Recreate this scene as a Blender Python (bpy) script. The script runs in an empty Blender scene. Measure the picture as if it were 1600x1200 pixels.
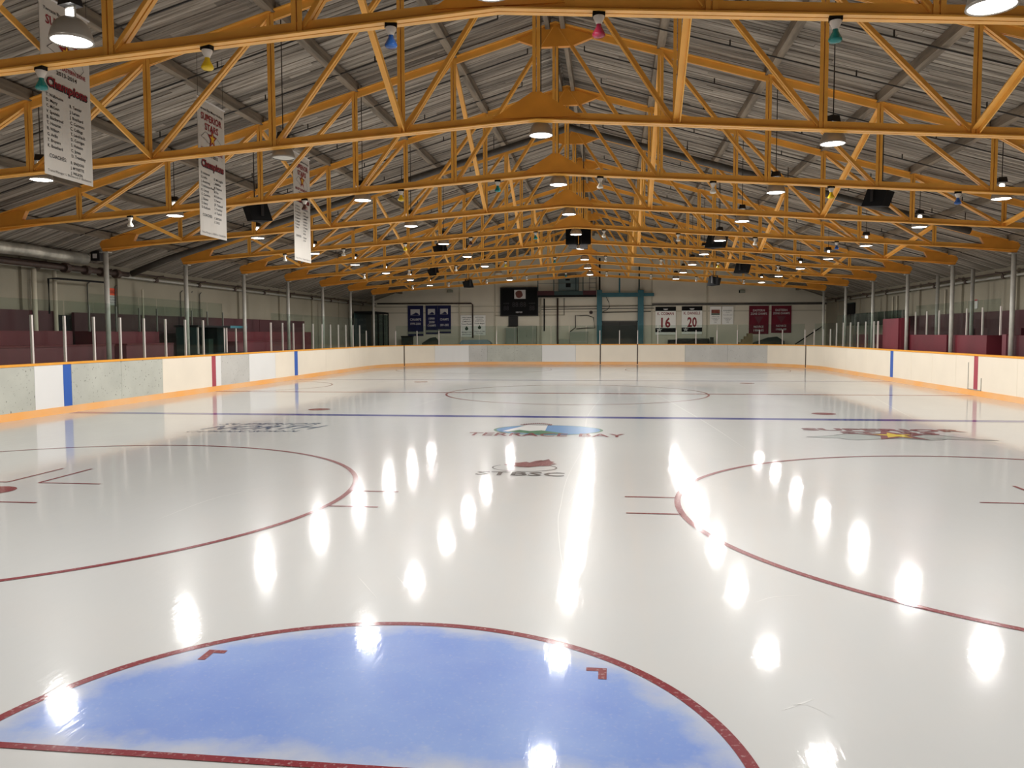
import bpy, math, random
from mathutils import Vector
random.seed(7)
F = 0.3048                      # everything below is laid out in feet, stored in metres
C = bpy.context.scene.collection
sc = bpy.context.scene

# ------------------------------------------------------------------ camera
cd = bpy.data.cameras.new('camera'); cam = bpy.data.objects.new('camera', cd); C.objects.link(cam)
cd.sensor_width = 36.0; cd.lens = 36.0 * 1259.0 / 1600.0
cd.clip_start = 0.05; cd.clip_end = 500
YAW, PITCH, ROLL = 0.1223, -0.0624, -0.0032
def cam_axis(x, z):             # direction of camera-plane point (x right, z up) seen from the eye
    c, s = math.cos(ROLL), math.sin(ROLL); x, z = c*x - s*z, s*x + c*z
    c, s = math.cos(PITCH), math.sin(PITCH); y, z = c - s*z, s + c*z
    c, s = math.cos(YAW), math.sin(YAW)
    return Vector((c*x - s*y, s*x + c*y, z))
fw = cam_axis(0, 0).normalized(); rt = (cam_axis(1, 0) - cam_axis(0, 0)).normalized(); up = rt.cross(fw)
from mathutils import Matrix
m = Matrix((rt, up, -fw)).transposed().to_4x4(); m.translation = Vector((4.3286, -12.1116, 6.9464)) * F
cam.matrix_world = m
sc.camera = cam

# ------------------------------------------------------------------ world, exposure
w = bpy.data.worlds.new('world'); sc.world = w; w.use_nodes = True
w.node_tree.nodes['Background'].inputs[0].default_value = (0.05, 0.05, 0.055, 1)
w.node_tree.nodes['Background'].inputs[1].default_value = 0.2
sc.view_settings.view_transform = 'Standard'; sc.view_settings.look = 'None'
sc.view_settings.gamma = 1; sc.view_settings.use_curve_mapping = False
sc.view_settings.exposure = 0.0
LAMP_W = 68.0                  # radiant power of each high-bay lamp
LAMP_COL = (1.0, 0.972, 0.935)
NECK_SHARE = .05                # light that leaves the open top of each lamp

# ------------------------------------------------------------------ materials
def lin(c): return tuple((v/12.92 if v <= .04045 else ((v+.055)/1.055)**2.4) for v in [x/255 for x in c])
MATS = {}
def mat(name, col, rough=.6, metal=0, var=.0, vscale=3, bump=0, bscale=40, spec=.5, emit=None, estr=0, speck=0, col2=None, c2=.5, stretch=None):
    if name in MATS: return MATS[name]
    M = bpy.data.materials.new(name); M.use_nodes = True; nt = M.node_tree; N = nt.nodes; Lk = nt.links
    b = N['Principled BSDF']; c = lin(col)
    b.inputs['Base Color'].default_value = (*c, 1); b.inputs['Roughness'].default_value = rough
    b.inputs['Metallic'].default_value = metal; b.inputs['Specular IOR Level'].default_value = spec
    if emit: b.inputs['Emission Color'].default_value = (*emit, 1); b.inputs['Emission Strength'].default_value = estr
    if var or bump or speck or col2:
        tc = N.new('ShaderNodeTexCoord'); mp = N.new('ShaderNodeMapping'); Lk.new(tc.outputs['Object'], mp.inputs[0])
        if stretch: mp.inputs['Scale'].default_value = stretch
    last = None
    if var or col2:
        n = N.new('ShaderNodeTexNoise'); n.inputs['Scale'].default_value = vscale; n.inputs['Detail'].default_value = 5
        Lk.new(mp.outputs[0], n.inputs['Vector'])
        r = N.new('ShaderNodeValToRGB'); Lk.new(n.outputs['Fac'], r.inputs[0])
        lo = lin(col2) if col2 else tuple(v*(1-var) for v in c); hi = c if col2 else tuple(min(1, v*(1+var)) for v in c)
        r.color_ramp.elements[0].position = c2-.15; r.color_ramp.elements[1].position = c2+.15
        r.color_ramp.elements[0].color = (*lo, 1); r.color_ramp.elements[1].color = (*hi, 1)
        last = r.outputs[0]
    if speck:
        n = N.new('ShaderNodeTexNoise'); n.inputs['Scale'].default_value = 14; n.inputs['Detail'].default_value = 3
        Lk.new(mp.outputs[0], n.inputs['Vector'])
        r = N.new('ShaderNodeValToRGB'); Lk.new(n.outputs['Fac'], r.inputs[0])
        r.color_ramp.elements[0].position = .29; r.color_ramp.elements[0].color = (.25, .24, .22, 1)
        r.color_ramp.elements[1].position = .36; r.color_ramp.elements[1].color = (1, 1, 1, 1)
        mx = N.new('ShaderNodeMix'); mx.data_type = 'RGBA'; mx.blend_type = 'MULTIPLY'; mx.inputs[0].default_value = speck
        if last: Lk.new(last, mx.inputs[6])
        else: mx.inputs[6].default_value = (*c, 1)
        Lk.new(r.outputs[0], mx.inputs[7]); last = mx.outputs[2]
    if last: Lk.new(last, b.inputs['Base Color'])
    if bump:
        n = N.new('ShaderNodeTexNoise'); n.inputs['Scale'].default_value = bscale; Lk.new(mp.outputs[0], n.inputs['Vector'])
        bp = N.new('ShaderNodeBump'); bp.inputs['Strength'].default_value = bump; bp.inputs['Distance'].default_value = .02
        Lk.new(n.outputs['Fac'], bp.inputs['Height']); Lk.new(bp.outputs[0], b.inputs['Normal'])
    MATS[name] = M; return M

def ice_like(name, col, col2=None, mott=.5, fade=False, whiten=.0):
    """painted layer under clear ice: diffuse colour with a wet coat, skate-worn relief"""
    M = bpy.data.materials.new(name); M.use_nodes = True; nt = M.node_tree; N = nt.nodes; Lk = nt.links
    b = N['Principled BSDF']; g = N.new('ShaderNodeNewGeometry')
    c = lin(col)
    def noise(scale, detail, vec, rough=.55):
        n = N.new('ShaderNodeTexNoise'); n.inputs['Scale'].default_value = scale; n.inputs['Detail'].default_value = detail
        n.inputs['Roughness'].default_value = rough; Lk.new(vec, n.inputs['Vector']); return n.outputs['Fac']
    def mapped(scale, rot=0):
        mp = N.new('ShaderNodeMapping'); mp.inputs['Scale'].default_value = scale; mp.inputs['Rotation'].default_value = (0, 0, rot)
        Lk.new(g.outputs['Position'], mp.inputs[0]); return mp.outputs[0]
    pos = g.outputs['Position']
    r = N.new('ShaderNodeValToRGB'); Lk.new(noise(.9 if fade else .12, 6, mapped((1, 1, 1))), r.inputs[0])
    lo = lin(col2) if col2 else tuple(v*.93 for v in c)
    r.color_ramp.elements[0].position = .5-.25; r.color_ramp.elements[1].position = .5+.2
    r.color_ramp.elements[0].color = (*lo, 1); r.color_ramp.elements[1].color = (*c, 1)
    out = r.outputs[0]
    if whiten:
        rr = N.new('ShaderNodeValToRGB'); Lk.new(noise(38, 3, pos), rr.inputs[0])
        rr.color_ramp.elements[0].position = .56; rr.color_ramp.elements[1].position = .72
        rr.color_ramp.elements[0].color = (0, 0, 0, 1); rr.color_ramp.elements[1].color = (whiten, whiten, whiten, 1)
        mx = N.new('ShaderNodeMix'); mx.data_type = 'RGBA'; Lk.new(rr.outputs[0], mx.inputs[0])
        Lk.new(out, mx.inputs[6]); mx.inputs[7].default_value = (*lin((214, 208, 206)), 1); out = mx.outputs[2]
    if fade:                # paint thins out towards the crease edge and the goal line
        def mth(op, a, b_=None):
            m_ = N.new('ShaderNodeMath'); m_.operation = op
            for i_, q_ in enumerate((a, b_)):
                if q_ is None: continue
                if isinstance(q_, (int, float)): m_.inputs[i_].default_value = q_
                else: Lk.new(q_, m_.inputs[i_])
            return m_.outputs[0]
        sp = N.new('ShaderNodeSeparateXYZ'); Lk.new(pos, sp.inputs[0])
        rad = mth('SQRT', mth('ADD', mth('POWER', sp.outputs[0], 2), mth('POWER', mth('ADD', sp.outputs[1], .1), 2)))
        edge = mth('MAXIMUM', mth('SUBTRACT', rad, 1.83), mth('SUBTRACT', .20, sp.outputs[1]))
        edge = mth('ADD', mth('MULTIPLY', edge, 4), mth('MULTIPLY', mth('SUBTRACT', noise(3.0, 5, pos), .47), 2.2))
        cl_ = N.new('ShaderNodeClamp'); Lk.new(edge, cl_.inputs[0]); cl_.inputs[2].default_value = .85
        mx = N.new('ShaderNodeMix'); mx.data_type = 'RGBA'; Lk.new(cl_.outputs[0], mx.inputs[0]); Lk.new(out, mx.inputs[6]); mx.inputs[7].default_value = (*lin((182, 188, 200)), 1); out = mx.outputs[2]
    Lk.new(out, b.inputs['Base Color'])
    b.inputs['IOR'].default_value = 1.31; b.inputs['Specular IOR Level'].default_value = .12; b.inputs['Roughness'].default_value = .33
    b.inputs['Coat Weight'].default_value = .8; b.inputs['Coat IOR'].default_value = 1.25
    ro = N.new('ShaderNodeMapRange'); Lk.new(noise(.35, 4, mapped((1, .35, 1), .25)), ro.inputs[0])
    ro.inputs[1].default_value = .35; ro.inputs[2].default_value = .68; ro.inputs[3].default_value = .045; ro.inputs[4].default_value = .12
    # skate tracks: thin wandering rough lines
    Lk.new(ro.outputs[0], b.inputs['Coat Roughness'])
    b1 = N.new('ShaderNodeBump'); b1.inputs['Strength'].default_value = .35; b1.inputs['Distance'].default_value = .004
    Lk.new(noise(2.2, 4, mapped((1.0, .6, 1), .5)), b1.inputs['Height'])
    b2 = N.new('ShaderNodeBump'); b2.inputs['Strength'].default_value = .25; b2.inputs['Distance'].default_value = .0012
    Lk.new(noise(14, 3, mapped((1, .2, 1), -.6)), b2.inputs['Height']); Lk.new(b1.outputs[0], b2.inputs['Normal'])
    b3 = N.new('ShaderNodeBump'); b3.inputs['Strength'].default_value = .5; b3.inputs['Distance'].default_value = .0022
    Lk.new(noise(9, 5, mapped((1, .16, 1), .45), .6), b3.inputs['Height']); Lk.new(b2.outputs[0], b3.inputs['Normal'])
    Lk.new(b3.outputs[0], b.inputs['Normal']); Lk.new(b3.outputs[0], b.inputs['Coat Normal'])
    MATS[name] = M; return M

def glass_mat(name, tint, t=.86):
    M = bpy.data.materials.new(name); M.use_nodes = True; nt = M.node_tree; N = nt.nodes; Lk = nt.links
    N.remove(N['Principled BSDF'])
    tr = N.new('ShaderNodeBsdfTransparent'); tr.inputs[0].default_value = (tint[0]*t, tint[1]*t, tint[2]*t, 1)
    gl = N.new('ShaderNodeBsdfGlossy'); gl.inputs['Roughness'].default_value = .04
    df = N.new('ShaderNodeBsdfDiffuse'); df.inputs[0].default_value = (.62, .66, .62, 1)
    lw = N.new('ShaderNodeLayerWeight'); lw.inputs[0].default_value = .5
    pw = N.new('ShaderNodeMath'); pw.operation = 'POWER'; Lk.new(lw.outputs['Facing'], pw.inputs[0]); pw.inputs[1].default_value = 5
    fr = N.new('ShaderNodeMath'); fr.operation = 'MULTIPLY_ADD'; Lk.new(pw.outputs[0], fr.inputs[0]); fr.inputs[1].default_value = .26; fr.inputs[2].default_value = .010
    m1 = N.new('ShaderNodeMixShader'); m1.inputs[0].default_value = .003
    Lk.new(tr.outputs[0], m1.inputs[1]); Lk.new(df.outputs[0], m1.inputs[2])
    m2 = N.new('ShaderNodeMixShader'); Lk.new(fr.outputs[0], m2.inputs[0])
    Lk.new(m1.outputs[0], m2.inputs[1]); Lk.new(gl.outputs[0], m2.inputs[2])
    Lk.new(m2.outputs[0], N['Material Output'].inputs[0]); MATS[name] = M; return M

ICE = ice_like('ice', (198, 200, 199), (188, 190, 190))
ICE_RED = ice_like('ice red paint', (132, 42, 52), (112, 32, 42), whiten=.35)
ICE_THINRED = ice_like('ice thin red paint', (140, 62, 66), (130, 52, 56), whiten=.2)
ICE_BLUE = ice_like('ice blue line paint', (52, 58, 140), (44, 50, 126), whiten=.1)
ICE_CREASE = ice_like('ice crease blue paint', (112, 140, 206), (142, 166, 214), fade=True, whiten=.12)
ICE_MAROON = ice_like('ice maroon paint', (122, 58, 66), (112, 50, 58), whiten=.4)
ICE_BLACK = ice_like('ice black paint', (78, 74, 74), (66, 62, 62), whiten=.3)
ICE_SKY = ice_like('ice logo blue', (92, 150, 200), (74, 110, 170), whiten=.1)
ICE_NAVY = ice_like('ice logo navy', (70, 96, 124), (60, 84, 112), whiten=.4)
ICE_GREEN = ice_like('ice logo green', (78, 128, 96), (70, 118, 86), whiten=.1)
ICE_WHITE = ice_like('ice logo white', (226, 226, 224))
ICE_GREY = ice_like('ice logo grey', (172, 180, 176), (162, 170, 168))
ICE_YELLOW = ice_like('ice logo yellow', (226, 204, 60), (210, 190, 60))

TRUSS = mat('yellow ochre truss paint', (240, 176, 78), .36, var=.08, vscale=2)
GUSSET = mat('yellow ochre gusset paint', (224, 150, 52), .42, var=.08, vscale=2)
BRACE = mat('bright yellow brace paint', (244, 182, 84), .36, var=.06, vscale=2)
WOODBEAM = mat('grey brown timber beam', (128, 116, 100), .85, var=.35, vscale=2.5, bump=.3, bscale=8, stretch=(3, .4, 3))
DECK_D = mat('roof sheathing dark', (52, 45, 38), .9)
BLACK = mat('black powder coat', (13, 13, 14), .7, spec=.2)
BLACKCLOTH = mat('black speaker grille', (9, 9, 10), .9, spec=.1)
GREYBOX = mat('dark ballast housing', (38, 36, 36), .6, spec=.3)
REFLECTOR = mat('lamp reflector shell', (150, 145, 136), .35, metal=.3)
LENS = mat('lit lamp lens', (255, 255, 255), .4, emit=(1.0, .96, .90), estr=14)
NECK = mat('lit lamp neck', (255, 255, 255), .4, emit=(1.0, .97, .94), estr=5)
UNLIT = mat('unlit lamp lens', (205, 200, 188), .3)
STEEL = mat('galvanised grey steel pipe', (168, 166, 158), .5, metal=.15, var=.08, vscale=6)
IRON = mat('rusty brown iron pipe', (66, 50, 42), .6, var=.25, vscale=5)
IRON_D = mat('dark grey iron pipe', (70, 66, 60), .55, var=.2, vscale=5)
WIRE = mat('dark wire', (40, 36, 32), .6)
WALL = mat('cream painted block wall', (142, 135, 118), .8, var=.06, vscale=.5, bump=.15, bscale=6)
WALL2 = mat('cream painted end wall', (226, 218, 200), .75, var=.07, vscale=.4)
WALL_T = mat('cream painted trim', (196, 188, 168), .7)
MAROON = mat('maroon painted plywood', (98, 22, 36), .6, var=.14, vscale=.7, bump=.1, bscale=5)
MAROON_D = mat('dark maroon painted plywood', (66, 16, 26), .65, var=.14, vscale=.7)
MAROON_L = mat('worn mauve painted plywood', (104, 44, 54), .6, var=.12, vscale=.8)
CONCRETE = mat('grey concrete slab', (110, 106, 98), .85, var=.1, vscale=1)
CAP = mat('orange yellow cap rail', (238, 164, 52), .35, var=.05)
KICK = mat('orange yellow kick plate', (244, 176, 98), .35, col2=(238, 190, 140), vscale=.5, stretch=(1, 1, .01))
B_CREAM = mat('cream board plastic', (240, 230, 212), .32, var=.03, vscale=.6)
B_WHITE = mat('white board plastic', (232, 232, 230), .3, var=.02, vscale=.6)
B_GREY = mat('scuffed grey board plastic', (186, 188, 178), .45, var=.07, vscale=1.2, speck=.8)
B_GREY2 = mat('smooth grey board plastic', (194, 193, 188), .4, var=.06, vscale=1.0, speck=.5)
B_BLUE = mat('blue stripe board', (40, 92, 180), .35)
B_RED = mat('faded red stripe board', (170, 66, 82), .4, var=.05)
POST = mat('brushed aluminium glass post', (214, 206, 200), .4, metal=.2)
POST_D = mat('dark aluminium glass post', (120, 120, 112), .4, metal=.2)
GLASS = glass_mat('rink glass', (.92, .96, .94), .95)
GLASS2 = glass_mat('booth glass', (.66, .78, .76), .7)
TEAL = mat('teal painted steel', (30, 96, 108), .5, var=.12, vscale=2)
TEAL_D = mat('dark teal panel', (34, 60, 60), .5, var=.1, vscale=2)
BOOTH = mat('dark green booth panel', (22, 52, 50), .45, var=.15, vscale=2)
PAPER = mat('white wall sign', (252, 250, 244), .6)
CLOTH = mat('white vinyl banner', (206, 201, 192), .6, var=.02, vscale=2)
T_BLACK = mat('black lettering', (28, 26, 28), .6)
T_MAROON = mat('maroon lettering', (140, 28, 40), .6)
T_GOLD = mat('gold star print', (226, 178, 40), .6)
T_WHITE = mat('white lettering', (210, 206, 204), .6)
T_GREEN = mat('green print', (40, 70, 48), .6)
NAVY = mat('navy blue banner cloth', (22, 26, 78), .8, var=.1, vscale=2)
MAROONB = mat('maroon banner cloth', (112, 18, 40), .8, var=.15, vscale=2)
DUCT = mat('wrapped silver duct', (186, 182, 170), .35, metal=.5, var=.25, vscale=3, bump=.5, bscale=4)
SHUTTER = mat('dark grey roller door', (46, 46, 42), .6, var=.1, vscale=2)
PALEBLUE = mat('pale blue tarpaulin', (128, 150, 160), .6, var=.1, vscale=2)
DKGREEN = mat('dark green cover', (42, 50, 44), .7, var=.2, vscale=3)
CABINET = mat('grey green cabinet', (150, 152, 136), .5)
BUFF = mat('buff plywood', (150, 130, 96), .7, var=.1)

# deck planks take their tone from a per-plank colour attribute
DECK = bpy.data.materials.new('weathered roof planks'); DECK.use_nodes = True
nt = DECK.node_tree; N = nt.nodes; b = N['Principled BSDF']; b.inputs['Roughness'].default_value = .9; b.inputs['Specular IOR Level'].default_value = .15
at = N.new('ShaderNodeAttribute'); at.attribute_name = 'tone'; g = N.new('ShaderNodeNewGeometry')
mp = N.new('ShaderNodeMapping'); mp.inputs['Scale'].default_value = (.5, 9, .5); nt.links.new(g.outputs['Position'], mp.inputs[0])
n = N.new('ShaderNodeTexNoise'); n.inputs['Scale'].default_value = 1.2; n.inputs['Detail'].default_value = 7; n.inputs['Roughness'].default_value = .65
nt.links.new(mp.outputs[0], n.inputs['Vector'])
r = N.new('ShaderNodeValToRGB'); nt.links.new(n.outputs['Fac'], r.inputs[0])
r.color_ramp.elements[0].position = .3; r.color_ramp.elements[0].color = (.30, .26, .22, 1)
r.color_ramp.elements[1].position = .72; r.color_ramp.elements[1].color = (1.25, 1.2, 1.12, 1)
mx = N.new('ShaderNodeMix'); mx.data_type = 'RGBA'; mx.blend_type = 'MULTIPLY'; mx.inputs[0].default_value = 1
nt.links.new(r.outputs[0], mx.inputs[6]); nt.links.new(at.outputs['Color'], mx.inputs[7]); nt.links.new(mx.outputs[2], b.inputs['Base Color'])

# ------------------------------------------------------------------ mesh helpers (feet in, metres out)
class MB:
    def __init__(s): s.v = []; s.f = []; s.mi = []; s.k = 0
    def add(s, vs, fs):
        o = len(s.v); s.v += [tuple(v) for v in vs]; s.f += [tuple(i+o for i in f) for f in fs]; s.mi += [s.k]*len(fs); return s
    def box(s, x0, x1, y0, y1, z0, z1):
        return s.add([(x0,y0,z0),(x1,y0,z0),(x1,y1,z0),(x0,y1,z0),(x0,y0,z1),(x1,y0,z1),(x1,y1,z1),(x0,y1,z1)],
            [(0,3,2,1),(4,5,6,7),(0,1,5,4),(1,2,6,5),(2,3,7,6),(3,0,4,7)])
    def prism(s, poly, p0, p1, u, v):      # polygon in (u,v) axes swept from p0 to p1
        p0, p1, u, v = Vector(p0), Vector(p1), Vector(u), Vector(v); n = len(poly)
        vs = [p0 + u*a + v*b for a, b in poly] + [p1 + u*a + v*b for a, b in poly]
        fs = [tuple(range(n))[::-1], tuple(range(n, 2*n))] + [(i, (i+1) % n, n+(i+1) % n, n+i) for i in range(n)]
        return s.add(vs, fs)
    def beam(s, p0, p1, wd, ht, upv=(0, 0, 1)):
        p0, p1 = Vector(p0), Vector(p1); d = (p1-p0).normalized(); u = d.cross(Vector(upv))
        if u.length < 1e-4: u = d.cross(Vector((0, 1, 0)))
        u.normalize(); v = u.cross(d)
        return s.prism([(-wd/2, -ht/2), (wd/2, -ht/2), (wd/2, ht/2), (-wd/2, ht/2)], p0, p1, u, v)
    def tube(s, pts, r, n=8, cap=True):
        pts = [Vector(p) for p in pts]; rings = []; vs = []
        for i, p in enumerate(pts):
            d = (pts[min(i+1, len(pts)-1)] - pts[max(i-1, 0)]).normalized()
            a = d.cross(Vector((0, 0, 1)));
            if a.length < 1e-3: a = Vector((1, 0, 0))
            a.normalize(); bb = a.cross(d)
            vs += [p + (a*math.cos(2*math.pi*k/n) + bb*math.sin(2*math.pi*k/n))*r for k in range(n)]
        fs = []
        for i in range(len(pts)-1):
            for k in range(n):
                fs.append((i*n+k, i*n+(k+1) % n, (i+1)*n+(k+1) % n, (i+1)*n+k))
        if cap: fs.append(tuple(range(n))[::-1]); fs.append(tuple((len(pts)-1)*n+k for k in range(n)))
        return s.add(vs, fs)
    def lathe(s, prof, c=(0, 0, 0), n=24, cap0=False, cap1=False):
        vs = [(c[0]+r*math.cos(2*math.pi*k/n), c[1]+r*math.sin(2*math.pi*k/n), c[2]+z) for r, z in prof for k in range(n)]
        fs = [(i*n+k, i*n+(k+1) % n, (i+1)*n+(k+1) % n, (i+1)*n+k) for i in range(len(prof)-1) for k in range(n)]
        if cap0: fs.append(tuple(range(n))[::-1])
        if cap1: fs.append(tuple((len(prof)-1)*n+k for k in range(n)))
        return s.add(vs, fs)
    def mesh(s, name, mats, smooth=False):
        me = bpy.data.meshes.new(name); me.from_pydata([(x*F, y*F, z*F) for x, y, z in s.v], [], s.f)
        if not isinstance(mats, (list, tuple)): mats = [mats]
        for mm in mats: me.materials.append(mm)
        if len(mats) > 1: me.polygons.foreach_set('material_index', s.mi)
        if smooth: me.polygons.foreach_set('use_smooth', [True]*len(me.polygons))
        me.update(); return me
def link(name, me, parent=None, loc=None, kind=None, label=None):
    o = bpy.data.objects.new(name, me); C.objects.link(o)
    if parent is not None: o.parent = parent
    if loc is not None: o.location = Vector(loc)*F
    if kind: o['kind'] = kind
    if label: o['label'] = label
    return o
def obj(name, mb, mats, parent=None, loc=None, kind=None, label=None, smooth=False):
    return link(name, mb.mesh(name, mats, smooth), parent, loc, kind, label)
def tag(o, label, cat, group=None):
    o['label'] = label; o['category'] = cat
    if group: o['group'] = group
    return o
def thing(name, label, cat, loc=(0, 0, 0), rz=0, group=None):
    o = bpy.data.objects.new(name, None); C.objects.link(o); o.location = Vector(loc)*F; o.rotation_euler = (0, 0, rz)
    o.empty_display_size = .1
    return tag(o, label, cat, group)
ORD = ['first','second','third','fourth','fifth','sixth','seventh','eighth','ninth','tenth','eleventh','twelfth']
def nth(i): return ORD[i]

def text_tris(body, size, width=None, bold=0.0, align='CENTER', shear=0):
    cu = bpy.data.curves.new('t', 'FONT'); cu.body = body; cu.size = size; cu.align_x = align; cu.resolution_u = 2
    cu.offset = bold; cu.shear = shear; cu.space_character = 1.02; cu.space_line = .9
    o = bpy.data.objects.new('t', cu); C.objects.link(o)
    dg = bpy.context.evaluated_depsgraph_get(); me = bpy.data.meshes.new_from_object(o.evaluated_get(dg))
    vs = [v.co.copy() for v in me.vertices]; fs = [tuple(p.vertices) for p in me.polygons]
    bpy.data.objects.remove(o); bpy.data.curves.remove(cu); bpy.data.meshes.remove(me)
    if vs and width:
        x0, x1 = min(v.x for v in vs), max(v.x for v in vs); k = width/max(1e-6, x1-x0)
        c0 = (x0+x1)/2 if align == 'CENTER' else x0
        for v in vs: v.x = (v.x-c0)*k
    return vs, fs
def put_text(mb, body, size, origin, ux, uy, width=None, bold=0, align='CENTER', shear=0, height=None):
    vs, fs = text_tris(body, size, width, bold, align, shear)
    if not vs: return
    k = 1
    if height:
        y0, y1 = min(v.y for v in vs), max(v.y for v in vs); k = height/(y1-y0)
    O, ux, uy = Vector(origin), Vector(ux), Vector(uy)
    mb.add([O + ux*v.x + uy*v.y*k for v in vs], fs)
def flat(mb, pts, origin, ux, uy, th=0):
    O, ux, uy = Vector(origin), Vector(ux), Vector(uy)
    mb.add([O + ux*a + uy*b for a, b in pts], [tuple(range(len(pts)))])
STAR = [((1 if i % 2 == 0 else .4)*math.sin(math.pi*i/5), (1 if i % 2 == 0 else .4)*math.cos(math.pi*i/5)) for i in range(10)]
def fan_star(mb, origin, ux, uy, sx, sy):
    O, ux, uy = Vector(origin), Vector(ux), Vector(uy)
    mb.add([O] + [O + ux*a*sx + uy*b*sy for a, b in STAR], [(0, 1+i, 1+(i+1) % 10) for i in range(10)])

# ------------------------------------------------------------------ main dimensions
W = 43.9; YN, YF, R = -9.6, 169.0, 26.0; BH = 4.55
YC, YB1, YB2 = 81.4, 54.65, 107.3
WX = 51.6; YW = 174.2; YBACK = -24.0
XR = 0.245; T3Y, SP = 62.57, 15.06
def TY(k): return T3Y + (k-3)*SP
def ztop(x): return 29.35 - .288*abs(x)     # top of top chord
def zbot(x): return 18.52 - .069*abs(x)     # underside of bottom chord
def zdeck(x):
    x = abs(x); return ztop(x) + .62 if x < 45 else ztop(45) + .62 - (x-45)*.345

# ------------------------------------------------------------------ floor (ice) with its painted marks
def ice_outline(n=24):
    o = []
    for cx, cy, a in ((W-R, YN+R, -90), (W-R, YF-R, 0), (-(W-R), YF-R, 90), (-(W-R), YN+R, 180)):
        for i in range(n+1):
            t_ = math.radians(a + 90*i/n); o.append((cx+(R+.2)*math.cos(t_), cy+(R+.2)*math.sin(t_), 0))
    return o
io = ice_outline()
ice = obj('floor', MB().add(io, [tuple(range(len(io)))]), ICE, kind='structure')
obj('floor_surround', MB().add([(-WX, YBACK, -.01), (WX, YBACK, -.01), (WX, YW, -.01), (-WX, YW, -.01)], [(0, 1, 2, 3)]), CONCRETE, kind='structure')
def ring(cx, cy, r0, r1, a0, a1, z, n=96):
    mb = MB(); vs = []
    for i in range(n+1):
        a = a0 + (a1-a0)*i/n; vs += [(cx+r0*math.cos(a), cy+r0*math.sin(a), z), (cx+r1*math.cos(a), cy+r1*math.sin(a), z)]
    return mb.add(vs, [(2*i, 2*i+1, 2*i+3, 2*i+2) for i in range(n)])
def rect(mb, x0, x1, y0, y1, z): return mb.add([(x0,y0,z),(x1,y0,z),(x1,y1,z),(x0,y1,z)], [(0,1,2,3)])
Z1, Z2, Z3 = .006, .012, .018
TAU = 2*math.pi
obj('goal_line', rect(MB(), -40, 40, -.09, .09, Z2), ICE_RED, ice)
obj('goal_line', rect(MB(), -40, 40, 162.4, 162.58, Z2), ICE_THINRED, ice)
obj('blue_line', rect(MB(), -W+.3, W-.3, YB1-.7, YB1+.7, Z1), ICE_BLUE, ice)
obj('blue_line', rect(MB(), -W+.3, W-.3, YB2-.4, YB2+.4, Z1), ICE_BLUE, ice)
obj('centre_line', rect(MB(), -W+.3, W-.3, YC-.45, YC+.45, Z1), ICE_THINRED, ice)
a0 = math.asin(.34/6.73)
mb = MB(); n = 72; vs = [(-.04, .1, Z1)]
for i in range(n+1):
    a = a0 + (math.pi-2*a0)*i/n; vs.append((-.04+6.62*math.cos(a), -.34+6.62*math.sin(a), Z1))
mb.add(vs, [(0, i+1, i+2) for i in range(n)])
obj('goal_crease', mb, ICE_CREASE, ice, label='blue painted half circle of the goal crease')
obj('crease_line', ring(-.04, -.34, 6.62, 6.84, a0, math.pi-a0, Z2, 120), ICE_RED, ice)
for s in (-1, 1):
    x = 4.35*s - .08
    mm = MB(); rect(mm, min(x, x-.42*s), max(x, x-.42*s), 4.16, 4.32, Z2); rect(mm, min(x, x-.17*s), max(x, x-.17*s), 3.78, 4.16, Z2)
    obj('crease_mark', mm, ICE_RED, ice)
for s, xs in ((-1, -23.2), (1, 23.2)):
    cx = 22.04*s
    obj('faceoff_circle', ring(cx, 20.25, 14.88, 15.13, 0, TAU, Z2, 180), ICE_RED, ice)
    obj('faceoff_spot', ring(xs, 20.5, .01, 1.0, 0, TAU, Z2, 32), ICE_RED, ice)
    for yy in (22.15, 19.0):
        e = math.sqrt(15.05**2 - (yy-20.25)**2)
        for t in (-1, 1):
            x0 = cx + t*e; x1 = (22.04 + 17.1*t*s)*s
            obj('hash_mark', rect(MB(), min(x0, x1), max(x0, x1), yy-.08, yy+.08, Z2), ICE_RED, ice)
    for tx in (-1, 1):
        for ty in (-1, 1):
            x0 = xs + .8*tx; y0 = 20.4 + 2.1*ty; x1 = x0 + 3.1*tx; y1 = y0 + 3.9*ty
            mm = MB(); rect(mm, min(x0, x1), max(x0, x1), y0-.08, y0+.08, Z2); rect(mm, x0-.08, x0+.08, min(y0, y1), max(y0, y1), Z2+.003)
            obj('faceoff_mark', mm, ICE_RED, ice)
    obj('neutral_spot', ring(22.45*s, 59.45, .01, 1.0, 0, TAU, Z2, 32), ICE_RED, ice)
    obj('neutral_spot', ring(23.0*s, 101.9, .01, 1.0, 0, TAU, Z2, 32), ICE_THINRED, ice)
    obj('faceoff_circle', ring(22.04*s, 142.2, 14.92, 15.08, 0, TAU, Z2, 96), ICE_THINRED, ice)
obj('centre_circle', ring(0.3, YC, 14.88, 15.12, 0, TAU, Z2, 160), ICE_THINRED, ice)
obj('referee_crease', ring(-43.9, 92.0, 10.4, 10.6, -1.57, 1.57, Z2, 60), ICE_THINRED, ice)
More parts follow.
